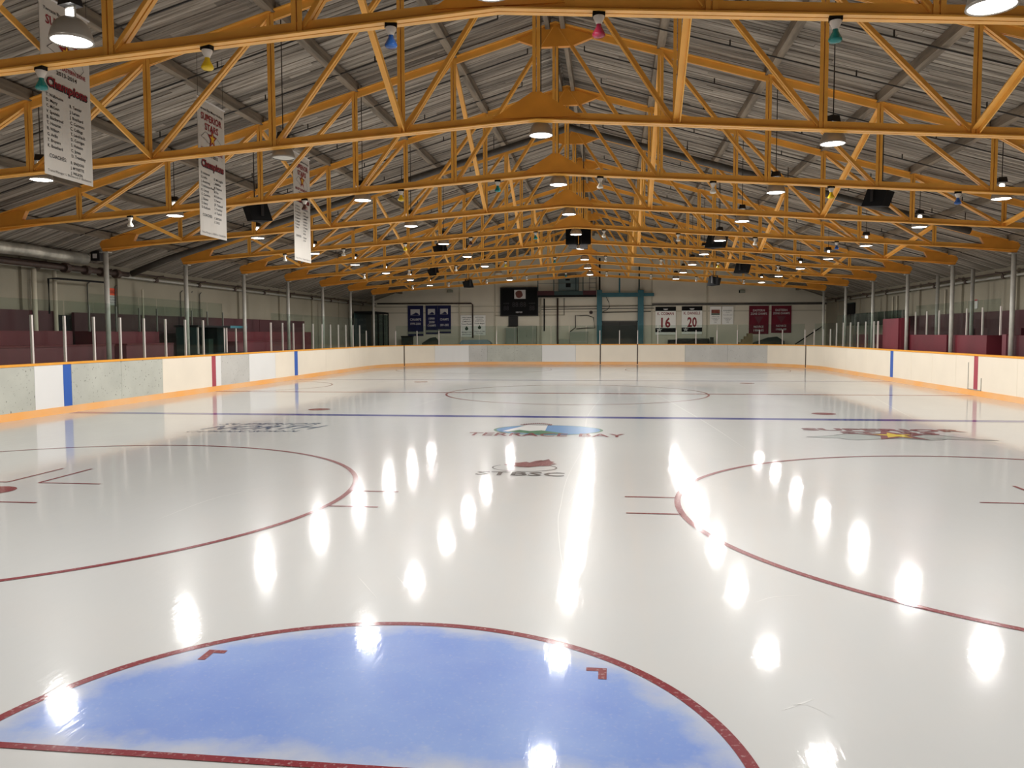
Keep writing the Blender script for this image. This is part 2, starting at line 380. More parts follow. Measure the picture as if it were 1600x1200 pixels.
# logos painted in the ice
X_, Y_ = (1, 0, 0), (0, 1, 0)
def ell(mb, cx, cy, rx, ry, z, a0=0, a1=TAU, n=40):
    vs = [(cx, cy, z)] + [(cx+rx*math.cos(a0+(a1-a0)*i/n), cy+ry*math.sin(a0+(a1-a0)*i/n), z) for i in range(n+1)]
    mb.add(vs, [(0, i+1, i+2) for i in range(n)])
mb = MB()
ell(mb, -.15, 45.6, 3.95, 3.0, Z1); obj('town_logo_border', mb, ICE_GREEN, ice)
mb = MB(); ell(mb, -.15, 45.6, 3.75, 2.8, Z2); obj('town_logo_lake', mb, ICE_SKY, ice)
mb = MB(); mb.add([(-3.3,44.6,Z3),(-1.9,48.6,Z3),(-.4,48.9,Z3),(-.3,44.2,Z3),(-1.6,43.3,Z3)], [(0,4,3,2,1)]); obj('town_logo_cliff', mb, ICE_WHITE, ice)
mb = MB(); mb.add([(-3.0,44.2,Z3+.003),(-2.2,45.4,Z3+.003),(-1.4,44.7,Z3+.003),(-.6,45.2,Z3+.003),(1.4,43.4,Z3+.003),(-.6,42.9,Z3+.003)], [(0,5,4,3,2,1)]); obj('town_logo_trees', mb, ICE_GREEN, ice)
mb = MB()
for i in range(14):
    x = -2.3 + i*.16; y = 48.7 + .75*math.sin(math.pi*i/13)
    rect(mb, x, x+.12, y, y+.5, Z3)
rect(mb, -2.5, -.1, 48.45, 48.75, Z3); obj('town_logo_hat', mb, ICE_MAROON, ice)
mb = MB(); put_text(mb, 'TERRACE', 2, (-2.05, 41.9, Z3+.006), X_, Y_, width=6.9, bold=.02, height=1.7)
put_text(mb, 'BAY', 2, (3.75, 41.9, Z3+.006), X_, Y_, width=3.1, bold=.02, height=1.7); obj('town_logo_lettering', mb, ICE_RED, ice, kind='stuff')
mb = MB(); put_text(mb, 'STBSC', 2, (-.12, 26.75, Z3), X_, Y_, width=4.4, bold=.04, height=1.05); obj('club_logo_lettering', mb, ICE_BLACK, ice, kind='stuff')
mb = MB(); vs = []
for i in range(61):
    a = math.pi*.80 + math.pi*1.4*i/60
    vs += [(-.1+1.62*math.cos(a), 29.1+1.1*math.sin(a), Z2), (-.1+1.70*math.cos(a), 29.1+1.18*math.sin(a), Z2)]
mb.add(vs, [(2*i, 2*i+1, 2*i+3, 2*i+2) for i in range(60)]); obj('club_logo_ring', mb, ICE_BLACK, ice)
leaf = [(-1.3,29.9),(-1.0,30.3),(-1.15,30.8),(-.6,30.6),(-.2,31.0),(0,30.7),(.25,31.3),(.55,31.6),(.75,31.4),(.95,32.0),(1.1,31.3),(1.35,31.0),(1.2,30.7),(1.5,30.4),(1.15,30.1),(1.3,29.8),(.6,29.6),(.1,29.2),(-.5,29.35),(-.95,29.6)]
mb = MB(); mb.add([(0,30.3,Z3)] + [(x,y,Z3) for x,y in leaf], [(0, 1+(i+1) % len(leaf), 1+i) for i in range(len(leaf))]); obj('club_logo_leaf', mb, ICE_MAROON, ice)
# SUPERIOR STARS
mb = MB(); put_text(mb, 'SUPERIOR', 2, (23.5, 47.1, Z3), X_, Y_, width=11, bold=.09, height=1.5)
put_text(mb, 'STARS', 2, (23.4, 45.3, Z3), X_, Y_, width=6.4, bold=.09, height=1.5); obj('stars_logo_lettering', mb, ICE_MAROON, ice, kind='stuff')
lake = [(17.3,43.3),(19.3,44.3),(20.7,45.7),(22.0,45.9),(24,45.2),(25.7,45.3),(26.6,44.9),(26.9,44.3),(27.9,43.3),(29.0,42.6),(27.0,42.7),(26.1,43.1),(25.6,42.6),(24.8,42.3),(23.4,42.9),(22,42.8),(20.2,42.0),(19.6,42.3),(19.2,42.9),(18.3,43.0)]
mb = MB(); mb.add([(23, 43.9, Z1)] + [(x, y, Z1) for x, y in lake], [(0, 1+(i+1) % len(lake), 1+i) for i in range(len(lake))]); obj('stars_logo_lake', mb, ICE_GREY, ice)
mb = MB()
for i in range(len(lake)):
    p, q = Vector((*lake[i], Z2)), Vector((*lake[(i+1) % len(lake)], Z2)); d = (q-p).normalized(); nn = Vector((-d.y, d.x, 0))*.05
    mb.add([p-nn, q-nn, q+nn, p+nn], [(0,1,2,3)])
obj('stars_logo_lake_outline', mb, ICE_BLACK, ice)
mb = MB(); fan_star(mb, (23.3, 44.6, Z3+.004), X_, Y_, 2.6, 2.7); obj('stars_logo_star', mb, ICE_MAROON, ice)
mb = MB(); fan_star(mb, (23.3, 44.6, Z3+.009), X_, Y_, 1.35, 1.5); obj('stars_logo_star_centre', mb, ICE_YELLOW, ice)
# lettering on the left, painted on a slant
ang = 0.30; ux = (math.cos(ang), math.sin(ang), 0); uy = (-math.sin(ang)*1.0, math.cos(ang)*1.0, 0)
mb = MB()
put_text(mb, 'SUPERIOR', 1, (-21.9, 46.8, Z3), (1, .12, 0), (.25, 1, 0), width=7.6, height=1.2)
put_text(mb, 'NORTH', 1, (-21.6, 43.9, Z3), (1, .12, 0), (.25, 1, 0), width=8.0, height=2.5)
put_text(mb, 'CATHOLIC SCHOOL', 1, (-21.9, 42.2, Z3), (1, .12, 0), (.25, 1, 0), width=8.0, height=.9)
obj('school_logo_lettering', mb, ICE_NAVY, ice, kind='stuff')

# skate tracks scored in the surface
TRACK = ice_like('ice shaved track', (222, 223, 221), (206, 208, 206))
def smooth(pts, n=8):
    P = [Vector((*p, 0)) for p in pts]; P = [P[0]*2-P[1]] + P + [P[-1]*2-P[-2]]; o = []
    for i in range(1, len(P)-2):
        for k in range(n):
            t = k/n; o.append(.5*((2*P[i]) + (P[i+1]-P[i-1])*t + (2*P[i-1]-5*P[i]+4*P[i+1]-P[i+2])*t*t + (3*P[i]-P[i-1]-3*P[i+1]+P[i+2])*t**3))
    return o + [P[-2]]
for pts, wd in (([(8.3, 95.5), (10.7, 65.5), (11.8, 49.5), (12.4, 36.8)], .10), ([(3.0, 43), (2.3, 27.6), (2.34, 20.1), (2.45, 16.8), (2.96, 11.3), (3.57, 7.7)], .03),
                ([(7.5, 2.84), (8.2, 3.39)], .05), ([(7.6, 3.0), (8.0, 3.1), (8.35, 2.66)], .02), ([(4.4, 92.6), (2.6, 61.6), (2.5, 46.6), (3.2, 30), (2.6, 20)], .07),
                ([(8.05, 8.9), (8.6, 9.4), (9.4, 9.65)], .03), ([(-2.9, 10), (-1.74, 8.1)], .025), ([(-1.76, 10.1), (-.88, 8.5)], .03), ([(33.9, 86.8), (29.9, 64), (28.2, 53.3)], .08),
                ([(-14.6, 60), (-13.6, 75), (-10.5, 83.4)], .1), ([(-12.6, 15.7), (-12.4, 19.8), (-11.2, 22.8)], .05), ([(2.7, 25.9), (3.3, 31.8), (3.5, 36.8)], .04), ([(2.57, 24.3), (3.26, 20.2), (3.25, 16)], .03)):
    sm = smooth(pts); mb = MB(); vs = []
    for i, p in enumerate(sm):
        d = (sm[min(i+1, len(sm)-1)] - sm[max(i-1, 0)]).normalized(); nn = Vector((-d.y, d.x, 0))*wd/2*math.sin(math.pi*(i+.4)/(len(sm)-.2))
        vs += [(p.x-nn.x, p.y-nn.y, .003), (p.x+nn.x, p.y+nn.y, .003)]
    mb.add(vs, [(2*i, 2*i+2, 2*i+3, 2*i+1) for i in range(len(sm)-1)]); obj('skate_track', mb, TRACK, ice)

# ------------------------------------------------------------------ walls
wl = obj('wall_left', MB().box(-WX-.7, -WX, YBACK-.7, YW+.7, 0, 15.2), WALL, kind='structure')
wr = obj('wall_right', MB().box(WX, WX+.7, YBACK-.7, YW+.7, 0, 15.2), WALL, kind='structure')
def gable(y0, y1):
    xs = [-WX, -45, 0, 45, WX]; vs = []
    prof = [(-WX, 0), (WX, 0), (WX, zdeck(WX)-.02), (45, zdeck(45)-.02), (0, zdeck(0)-.02), (-45, zdeck(45)-.02), (-WX, zdeck(WX)-.02)]
    mb = MB(); n = len(prof)
    mb.add([(x, y0, z) for x, z in prof] + [(x, y1, z) for x, z in prof], [tuple(range(n)), tuple(range(n, 2*n))[::-1]] + [(i, n+i, n+(i+1) % n, (i+1) % n) for i in range(n)])
    return mb
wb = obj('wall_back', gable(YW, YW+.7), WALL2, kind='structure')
wf = obj('wall_front', gable(YBACK-.7, YBACK), MAROON_D, kind='structure')
for s, wall in ((-1, wl), (1, wr)):
    for i in range(13):
        y = -16 + i*SP
        obj('pilaster', MB().box(min(s*WX, s*(WX-.3)), max(s*WX, s*(WX-.3)), y-.6, y+.6, 0, 14.4), WALL, wall)
for x in (-30.9, -22.5, 13.5, 25.75):
    obj('pilaster', MB().box(x-.16, x+.16, YW-.22, YW, 0, zdeck(x)-1.2), WALL_T, wb)
for z in (13.3, 11.9):
    obj('girt', MB().box(-WX, WX, YW-.12, YW, z-.12, z+.12), WALL_T, wb)
obj('girt', MB().box(13.5, WX, YW-.35, YW-.05, 13.2, 13.7), IRON_D, wb)
# ------------------------------------------------------------------ ceiling: roof skin, planks, purlins
cl = MB()
for s in (-1, 1):
    for x0, x1 in ((0, 45), (45, WX+.7)):
        z0, z1 = zdeck(x0)+.12, zdeck(x1)+.12; a, bb = s*x0, s*x1
        y0, y1 = YBACK-.7, YW+.7
        cl.add([(a,y0,z0),(bb,y0,z1),(bb,y1,z1),(a,y1,z0),(a,y0,z0+.3),(bb,y0,z1+.3),(bb,y1,z1+.3),(a,y1,z0+.3)],
               [(0,1,2,3),(4,7,6,5),(0,4,5,1),(1,5,6,2),(2,6,7,3),(3,7,4,0)])
ceil = obj('ceiling', cl, DECK_D, kind='structure')
PUR = [0, 7.5, 15, 22.5, 30, 37.5, 45]
def deck(s):
    v = []; f = []; cols = []
    y = YBACK
    row = 0
    while y < YW - .05:
        pw = .46; cuts = [0] + sorted(random.uniform(2, 43) for _ in range(3)) + [45, WX]
        for a, bb in zip(cuts[:-1], cuts[1:]):
            if bb-a < .3: continue
            dz = random.uniform(-.035, .03); t = random.choice([.27, .32, .35, .38, .42, .46]) * random.uniform(.85, 1.15)
            y0, y1 = y + random.uniform(.015, .04), y + pw - random.uniform(.0, .02)
            if y1 > YW: y1 = YW
            za, zb = zdeck(a)+dz, zdeck(bb)+dz; o = len(v); xa, xb = s*(a+.01), s*(bb-.01)
            v += [(xa,y0,za),(xb,y0,zb),(xb,y1,zb),(xa,y1,za),(xa,y0,za+.12),(xb,y0,zb+.12),(xb,y1,zb+.12),(xa,y1,za+.12)]
            fs = [(0,3,2,1),(0,1,5,4),(1,2,6,5),(2,3,7,6),(3,0,4,7)]
            f += [tuple(i+o for i in q) for q in fs]; cols += [(t, t*.93, t*.84, 1)]*20
        y += pw; row += 1
    me = bpy.data.meshes.new('roof_planks'); me.from_pydata([(a*F, b2*F, c*F) for a, b2, c in v], [], f)
    ca = me.color_attributes.new('tone', 'FLOAT_COLOR', 'CORNER'); flatc = [q for c in cols for q in c]
    ca.data.foreach_set('color', flatc); me.materials.append(DECK); me.update()
    return link('roof_planks', me, ceil, kind='stuff')
deck(-1); deck(1)
K0, K1 = -1, 9
ys = [YBACK] + [TY(k) for k in range(K0-1, K1+1)] + [YW]
pm = MB().box(-.27, .27, 0, SP-.1, -.62, 0).mesh('purlin', WOODBEAM)
pshort = MB().box(-.27, .27, 0, YW-TY(9)-.1, -.62, 0).mesh('purlin', WOODBEAM)
rm = MB(); 
for x in (-.55, .55): rm.box(x-.16, x+.16, 0, SP-.1, -.95, 0)
rm = rm.mesh('ridge_purlin', WOODBEAM)
for k in range(-2, 10):
    y = TY(k)+.05
    if y < YBACK: y = YBACK
    for x in PUR:
        for s in ((1,) if x == 0 else (-1, 1)):
            me = rm if x == 0 and k < 9 else (pshort if k == 9 else pm)
            link('ridge_purlin' if x == 0 else 'purlin', me, ceil, loc=(s*x+XR if x else XR, y, zdeck(x)-(.2 if x == 0 else .04)))

# ------------------------------------------------------------------ trusses
# all geometry relative to (XR, truss Y, 0)
def Lpair_h(mb, p0, p1, down):
    """two angles back to back; down=True: flange at the bottom, legs up"""
    p0, p1 = Vector(p0), Vector(p1); d = (p1-p0).normalized(); n = Vector((0, 1, 0)).cross(d)
    if n.z < 0: n = -n
    if not down: n = -n
    t, w_, h, g_ = .06, .31, .48, .035
    for s in (-1, 1):
        poly = [(s*g_, 0), (s*w_, 0), (s*w_, t), (s*(g_+t), t), (s*(g_+t), h), (s*g_, h)]
        mb.prism(poly, p0, p1, (0, 1, 0), n)
def web(p0, p1, wd=.21):
    mb = MB(); p0, p1 = Vector(p0), Vector(p1); d = (p1-p0).normalized(); n = Vector((0, 1, 0)).cross(d)
    for s in (-1, 1):
        poly = [(s*.03, -.16), (s*wd, -.16), (s*wd, -.12), (s*.07, -.12), (s*.07, .16), (s*.03, .16)]
        mb.prism(poly, p0, p1, n, (0, 1, 0))
    return mb
def diag(p0, p1):
    mb = MB(); p0, p1 = Vector(p0), Vector(p1); d = (p1-p0).normalized(); n = Vector((0, 1, 0)).cross(d)
    if n.z < 0: n = -n
    for s in (-1, 1):
        poly = [(s*.04, -.11), (s*.23, -.11), (s*.23, -.06), (s*.09, -.06), (s*.09, .15), (s*.04, .15)]
        mb.prism(poly, p0, p1, (0, 1, 0), n)
    return mb
XE = 45.6
truss_parts = []
for s in (-1, 1):
    mb = MB(); Lpair_h(mb, (0, 0, zbot(0)), (s*XE, 0, zbot(XE)), True); truss_parts.append(('bottom_chord', mb.mesh('bottom_chord', TRUSS)))
    mb = MB(); Lpair_h(mb, (0, 0, ztop(0)), (s*XE, 0, ztop(XE)), False); truss_parts.append(('top_chord', mb.mesh('top_chord', TRUSS)))
    for i in range(1, 6):
        x = 7.5*i
        truss_parts.append(('web_diagonal', diag((s*(x-.25), 0, zbot(x)+.3), (s*(x-7.5+.25), 0, ztop(x-7.5)-.35)).mesh('web_diagonal', TRUSS)))
        truss_parts.append(('web_vertical', web((s*x, 0, zbot(x)+.1), (s*x, 0, ztop(x)-.1)).mesh('web_vertical', TRUSS)))
    pl = MB(); y = .03
    prof = [(s*39.2, zbot(39.2)+.05), (s*XE, zbot(XE)-.25), (s*(XE+.35), zbot(XE)+.5), (s*(XE+.1), ztop(XE)+.0), (s*43.4, ztop(43.4)-.12), (s*42.0, ztop(42)-.45), (s*42.4, zbot(42)+.45)]
    pl.prism(prof, (0, -.2, 0), (0, .2, 0), (1, 0, 0), (0, 0, 1)); truss_parts.append(('heel_plate', pl.mesh('heel_plate', GUSSET)))
truss_parts.append(('web_vertical', web((0, 0, zbot(0)+.1), (0, 0, ztop(0)-.1)).mesh('web_vertical', TRUSS)))
pl = MB().prism([(-2.9, ztop(2.9)-.3), (0, ztop(0)-.2), (2.9, ztop(2.9)-.3), (1.2, ztop(0)-1.75), (-1.2, ztop(0)-1.75)], (0, -.19, 0), (0, .19, 0), (1, 0, 0), (0, 0, 1))
truss_parts.append(('gusset_plate', pl.mesh('gusset_plate', GUSSET)))
pl = MB().prism([(-2.4, zbot(2.4)+.3), (2.4, zbot(2.4)+.3), (.25, zbot(0)+1.5), (-.25, zbot(0)+1.5)], (0, -.19, 0), (0, .19, 0), (1, 0, 0), (0, 0, 1))
truss_parts.append(('gusset_plate', pl.mesh('gusset_plate', GUSSET)))
for k in range(K0, K1+1):
    lab = 'yellow steel roof truss behind the camera, over the near ice' if k < 0 else 'yellow steel roof truss, %s back from the camera' % nth(k)
    t = thing('roof_truss', lab, 'truss', (XR, TY(k), 0), group='yellow roof trusses spanning the rink')
    for nm, me in truss_parts: link(nm, me, t)
# X braces between the trusses, in pairs
for j, k in enumerate((0, 2, 4, 6, 8)):
    for i, x in enumerate((-37.5, -22.5, -7.5, 7.5, 22.5, 37.5)):
        mb = MB(); p0 = Vector((0, 0, ztop(x)-.35)); p1 = Vector((0, SP-.2, zbot(x)+.35))
        mb.beam(p0, p1, .34, .07); mb.beam(p0+Vector((.17, 0, -.14)), p1+Vector((.17, 0, -.14)), .06, .3)
        b_ = obj('cross_brace', mb, BRACE, loc=(x+XR+.15*(1 if x > 0 else -1)*0, TY(k)+.1, 0))
        tag(b_, 'sloping yellow brace from %s to %s truss, %s from the left' % (nth(k), nth(k+1), nth(i)), 'brace', 'sloping braces between roof trusses')

# ------------------------------------------------------------------ columns
zc = zbot(XE)-.25
cm = MB().tube([(0, 0, 0), (0, 0, zc)], .24, 14).mesh('column_shaft', STEEL, True)
cp = MB().box(-.45, .45, -.35, .35, zc-.1, zc).mesh('cap_plate', STEEL)
bp_ = MB().box(-.45, .45, -.45, .45, 0, .08).mesh('base_plate', STEEL)
for s, nm in ((-1, 'left'), (1, 'right')):
    for k in range(-1, 10):
        x = XR + s*45.45
        q = k-3 if s < 0 else k-4
        if 0 <= q: lab = 'slim grey pipe column outside %s boards, %s of those in view from the front' % (nm, nth(q))
        else: lab = 'slim grey pipe column beside %s boards, beside the camera end, %s truss' % (nm, ['nearest', 'first', 'second', 'third', 'fourth'][k+1])
        t = thing('steel_column', lab, 'column', (x, TY(k), 0), group='grey pipe columns carrying the trusses')
        link('column_shaft', cm, t); link('cap_plate', cp, t); link('base_plate', bp_, t)

# ------------------------------------------------------------------ boards
L1 = (YF-R) - (YN+R); LC = R*math.pi/2; L2 = 2*(W-R)
TOT = 2*L1 + 4*LC + 2*L2
def path(s):
    """s=0 at left side front corner, running up the left side and round; returns x,y and outward normal"""
    s %= TOT
    segs = [('l', L1), ('c', LC), ('f', L2), ('c2', LC), ('r', L1), ('c3', LC), ('n', L2), ('c4', LC)]
    for nm, ln in segs:
        if s <= ln: break
        s -= ln
    a = s/R
    if nm == 'l': return (-W, YN+R+s, -1, 0)
    if nm == 'c': return (-(W-R)-R*math.cos(a), YF-R+R*math.sin(a), -math.cos(a), math.sin(a))
    if nm == 'f': return (-(W-R)+s, YF, 0, 1)
    if nm == 'c2': return ((W-R)+R*math.sin(a), YF-R+R*math.cos(a), math.sin(a), math.cos(a))
    if nm == 'r': return (W, YF-R-s, 1, 0)
    if nm == 'c3': return ((W-R)+R*math.cos(a), YN+R-R*math.sin(a), math.cos(a), -math.sin(a))
    if nm == 'n': return ((W-R)-s, YN, 0, -1)
    return (-(W-R)-R*math.sin(a), YN+R-R*math.cos(a), -math.sin(a), -math.cos(a))
def sL(y): return y-(YN+R)
def sF(x):
    if x < -(W-R): return L1 + R*math.acos(min(1, (-x-(W-R))/R))
    if x > (W-R): return L1+LC+L2 + R*math.asin(min(1, (x-(W-R))/R))
    return L1+LC+(x+(W-R))
def sR(y): return L1+2*LC+L2+(YF-R-y)
def strip(s0, s1, d0, d1, z0, z1, step=1.4):
    n = max(1, int(math.ceil((s1-s0)/step))); mb = MB(); vs = []
    for i in range(n+1):
        x, y, nx, ny = path(s0+(s1-s0)*i/n)
        for d, z in ((d0, z0), (d1, z0), (d1, z1), (d0, z1)): vs.append((x+nx*d, y+ny*d, z))
    fs = [(0, 1, 2, 3), tuple(4*n+q for q in (3, 2, 1, 0))]
    for i in range(n):
        for q in range(4): fs.append((4*i+q, 4*i+4+q, 4*i+4+(q+1) % 4, 4*i+(q+1) % 4))
    return mb.add(vs, fs)
bd = thing('dasher_boards', 'continuous white rink boards with orange cap rail and kick plate', 'rink boards', (0, 0, 0))
G = .03
panels = []
def fill(s0, s1, m_, w_=8.0):
    n = max(1, round((s1-s0)/w_))
    for i in range(n): panels.append((s0+(s1-s0)*i/n, s0+(s1-s0)*(i+1)/n, m_))
fill(sL(YN+R), sL(50.3), B_GREY); fill(sL(50.3), sL(53.9), B_WHITE); panels.append((sL(53.9), sL(55.0), B_BLUE))
fill(sL(55.0), sL(69.9), B_GREY); fill(sL(69.9), sL(80.75), B_CREAM); panels.append((sL(80.75), sL(81.75), B_RED))
fill(sL(81.75), sL(83.1), B_WHITE); fill(sL(83.1), sL(91), B_GREY2); fill(sL(91), sL(99.5), B_WHITE); fill(sL(99.5), sL(106.6), B_CREAM)
panels.append((sL(106.6), sL(107.9), B_BLUE)); fill(sL(107.9), sF(-39.7), B_CREAM, 12); fill(sF(-39.7), sF(-34.4), B_CREAM)
fill(sF(-34.4), sF(-27.45), B_WHITE); fill(sF(-27.45), sF(-23.5), B_GREY2); fill(sF(-23.5), sF(-11.1), B_GREY)
fill(sF(-11.1), sF(-3.5), B_WHITE); fill(sF(-3.5), sF(1.97), B_CREAM); fill(sF(1.97), sF(10.16), B_CREAM); fill(sF(10.16), sF(20.5), B_CREAM, 10)
fill(sF(20.5), sF(36.66), B_GREY2); fill(sF(36.66), sF(42.2), B_CREAM); fill(sF(42.2), sR(108.6), B_CREAM, 12)
panels.append((sR(108.6), sR(107.4), B_BLUE)); fill(sR(107.4), sR(86.5), B_CREAM); fill(sR(86.5), sR(81.85), B_CREAM)
panels.append((sR(81.85), sR(80.85), B_RED)); fill(sR(80.85), sR(55.2), B_CREAM); panels.append((sR(55.2), sR(54.1), B_BLUE))
fill(sR(54.1), TOT, B_CREAM, 9)
for a, bb, m_ in panels:
    nm = 'stripe_panel' if m_ in (B_BLUE, B_RED) else 'board_panel'
    o = obj(nm, strip(a+G/2, bb-G/2, 0, .25, .62, BH-.2), m_, bd)
    if m_ is B_BLUE: o['label'] = 'blue stripe on the boards'
    if m_ is B_RED: o['label'] = 'faded red stripe on the boards'
obj('board_frame', strip(0, TOT-.01, .25, .45, 0, BH-.2), IRON_D, bd)
obj('cap_rail', strip(0, TOT-.01, -.06, .5, BH-.2, BH), CAP, bd)
obj('kick_plate', strip(0, TOT-.01, -.05, .25, 0, .62), KICK, bd)
for s_ in (sF(-39.8), sF(42.3), sF(1.97), sF(10.16)):
    obj('gate_seam', strip(s_-.12, s_+.12, -.07, .02, .1, BH), IRON, bd)
# gate outline on the right boards near centre ice
gm = MB()
for y0, y1, z0, z1 in ((83.1, 83.2, .6, 3.6), (79.9, 80.0, .6, 2.0), (79.9, 83.2, .6, .7)): gm.box(W-.05, W+.01, y0, y1, z0, z1)
obj('gate_trim', gm, STEEL, bd)

# ------------------------------------------------------------------ glass
def glass_run(name, label, ss, zg, zp, zfun=None, post_m=POST, off=.3, base=BH, skip=()):
    t = thing(name, label, 'rink glass', (0, 0, 0), group=None)
    for i, s_ in enumerate(ss):
        x, y, nx, ny = path(s_)
        h = zfun(s_) if zfun else (zg, zp)
        tx, ty = -ny, nx
        mb = MB(); c = Vector((x+nx*off, y+ny*off, 0)); u = Vector((tx, ty, 0)); n_ = Vector((nx, ny, 0))
        pw = .085
        mb.prism([(-pw, -.08), (pw, -.08), (pw, .12), (-pw, .12)], c+Vector((0, 0, base)), c+Vector((0, 0, h[1])), u, n_)
        if i not in skip: obj('post', mb, post_m, t)
        if i < len(ss)-1 and ss[i+1]-s_ < 9:
            hh = h
            obj('pane', strip(s_+.1, ss[i+1]-.1, off-.02, off+.02, base+.02, hh[0], 2.2), GLASS, t)
    return t
PS = 4.125
gl_left = [sL(50.6 + PS*i) for i in range(-7, 8)]
glass_run('rink_glass', 'glass panes on left boards between camera and timekeeper booth', gl_left, 10.0, 8.66)
def hz(s_):
    x, y, _, _ = path(s_)
    if y > 141: return (8.7, 7.6)
    return (10.0, 8.65)
ssL = [sL(98.9 + PS*i) for i in range(0, 12)]
xs = [-40.9, -37.5, -33.5, -29.0, -25.2, -21.4, -17.3, -13.2, -9.1, -5, -1.2, 1.85, 6.2, 10.2, 14.6, 18.6, 22.8, 27.1, 31.1, 35.1, 38.9, 42.0]
ssF = [sF(x) for x in xs]
ssR = [sR(y) for y in (149.8, 146.0, 141.7, 137.7, 133.5, 129.3, 125.1, 121.1, 117.1, 115.3)]
glass_run('rink_glass', 'glass panes on left boards beyond the timekeeper booth', ssL, 0, 0, hz)
glass_run('rink_glass', 'low glass panes along the far end boards', ssF, 8.7, 7.6, None, skip=(3, 4, 6, 7, 8, 9, 10))
glass_run('rink_glass', 'glass panes on the far right boards beside the players bench', ssR, 0, 0, hz)

def wall_glass(name, label, x, ys_, z0, zg, zp, pm_=POST):
    t = thing(name, label, 'rink glass', (0, 0, 0))
    for i, y in enumerate(ys_):
        obj('post', MB().box(x-.08, x+.08, y-.07, y+.07, z0, zp), pm_, t)
        if i < len(ys_)-1: obj('pane', MB().box(x-.02, x+.02, y+.1, ys_[i+1]-.1, z0+.02, zg), GLASS, t)
    return t
# ------------------------------------------------------------------ left stands (maroon tiers)
t = thing('bleacher_tiers', 'dark maroon plywood bleacher tiers against the left wall', 'bleachers', (0, 0, 0))
def box_part(nm, x0, x1, y0, y1, z0, z1, m_, par, **k): return obj(nm, MB().box(x0, x1, y0, y1, z0, z1), m_, par, **k)
for a, bb in ((-14, 10), (10.1, 34), (34.1, 62.5)): box_part('back_panel', -51.25, -50.95, a, bb, 0, 9.35, MAROON_D, t)
for a, bb in ((65.6, 86), (86.1, 110), (110.1, 129)): box_part('back_panel', -51.25, -50.95, a, bb, 0, 9.3, MAROON_D, t)
for a, bb in ((-14, 20), (20.1, 62.5), (65.6, 78), (94.5, 110), (110.1, 127)): box_part('tier', -50.95, -49, a, bb, 0, 7.35, MAROON, t)
for a, bb in ((-14, 24), (24.1, 66.5), (68.6, 78), (94.5, 115)):
    box_part('tier', -49, -47.2, a, bb, 0, 5.85, MAROON_L, t); box_part('seat_board', -49.2, -47.1, a, bb, 5.85, 6.0, MAROON, t)
box_part('stairwell_panel', -51.5, -51.3, 62.6, 65.5, 0, 9.0, BLACK, t)
wall_glass('rear_glass', 'second row of glass panes along the left stands behind the booth', -48.9, [65.0, 69.6, 73.9, 77.5, 85.5, 89.5, 93.8], 7.3, 11.2, 10.0, POST_D)
# right stands and players bench
t = thing('players_bench', 'maroon plywood players bench enclosure beyond the right boards', 'bench', (0, 0, 0))
box_part('end_panel', 44.8, 45.1, 108.4, 115.0, 2.9, 8.95, MAROON, t); box_part('end_panel', 44.8, 45.1, 108.4, 115.0, 0, 2.85, MAROON, t)
box_part('front_panel', 46.1, 46.3, 95.0, 107.8, 0, 6.62, MAROON, t)
box_part('front_panel', 46.1, 46.3, 84.1, 93.0, 0, 6.6, MAROON, t)
box_part('side_panel', 46.3, 50.9, 84.1, 84.3, 0, 6.6, MAROON, t)
box_part('side_panel', 45.1, 46.3, 108.2, 108.4, 0, 9.0, MAROON, t)
box_part('front_panel', 46.1, 46.3, 56, 79.4, 0, 6.6, MAROON_D, t)
box_part('door_post', 46.0, 46.35, 79.4, 80.3, 0, 6.7, MAROON_L, t)
box_part('recess_panel', 49.6, 49.8, 80.3, 84.1, 0, 6.55, BLACK, t)
box_part('bench_seat', 47.3, 48.6, 56, 79, 1.4, 1.6, BUFF, t)
box_part('bench_seat', 47.3, 48.6, 85, 107, 1.4, 1.6, BUFF, t)
t = thing('bleacher_tiers', 'dark maroon bleacher tiers against the right wall behind the bench', 'bleachers', (0, 0, 0))
for a, bb in ((-14, 20), (20.1, 50), (50.1, 84), (84.1, 112), (112.1, 126)): box_part('back_panel', 50.95, 51.25, a, bb, 0, 9.5, MAROON_D, t)
for a, bb in ((-14, 50), (50.1, 80), (84.6, 112)): box_part('tier', 49.9, 50.95, a, bb, 0, 7.4, MAROON_D, t)
wall_glass('rear_glass', 'tall glass panes standing on the players bench panels', 46.2, [81.2, 85.5, 89.6, 93.6, 97.7, 101.8, 105.8], 6.62, 10.6, 9.75)
# raised mezzanine boards at the far right: white gallery band
t = thing('stair_gallery', 'pale gallery landing with railing behind the far right glass', 'gallery', (0, 0, 0))
box_part('landing_panel', 48.6, 48.9, 118, 150, 8.2, 10.4, GLASS2, t); box_part('back_panel', 51.2, 51.5, 126.2, 152, 0, 6.6, MAROON_L, t)
for y in (118, 126, 134, 142, 150): obj('post', MB().box(48.5, 48.8, y-.1, y+.1, 0, 10.4), POST_D, t)
obj('handrail', MB().tube([(44.8, YW-1.4, 4.4), (50.6, YW-1.4, 8.4)], .13), BLACK, t)

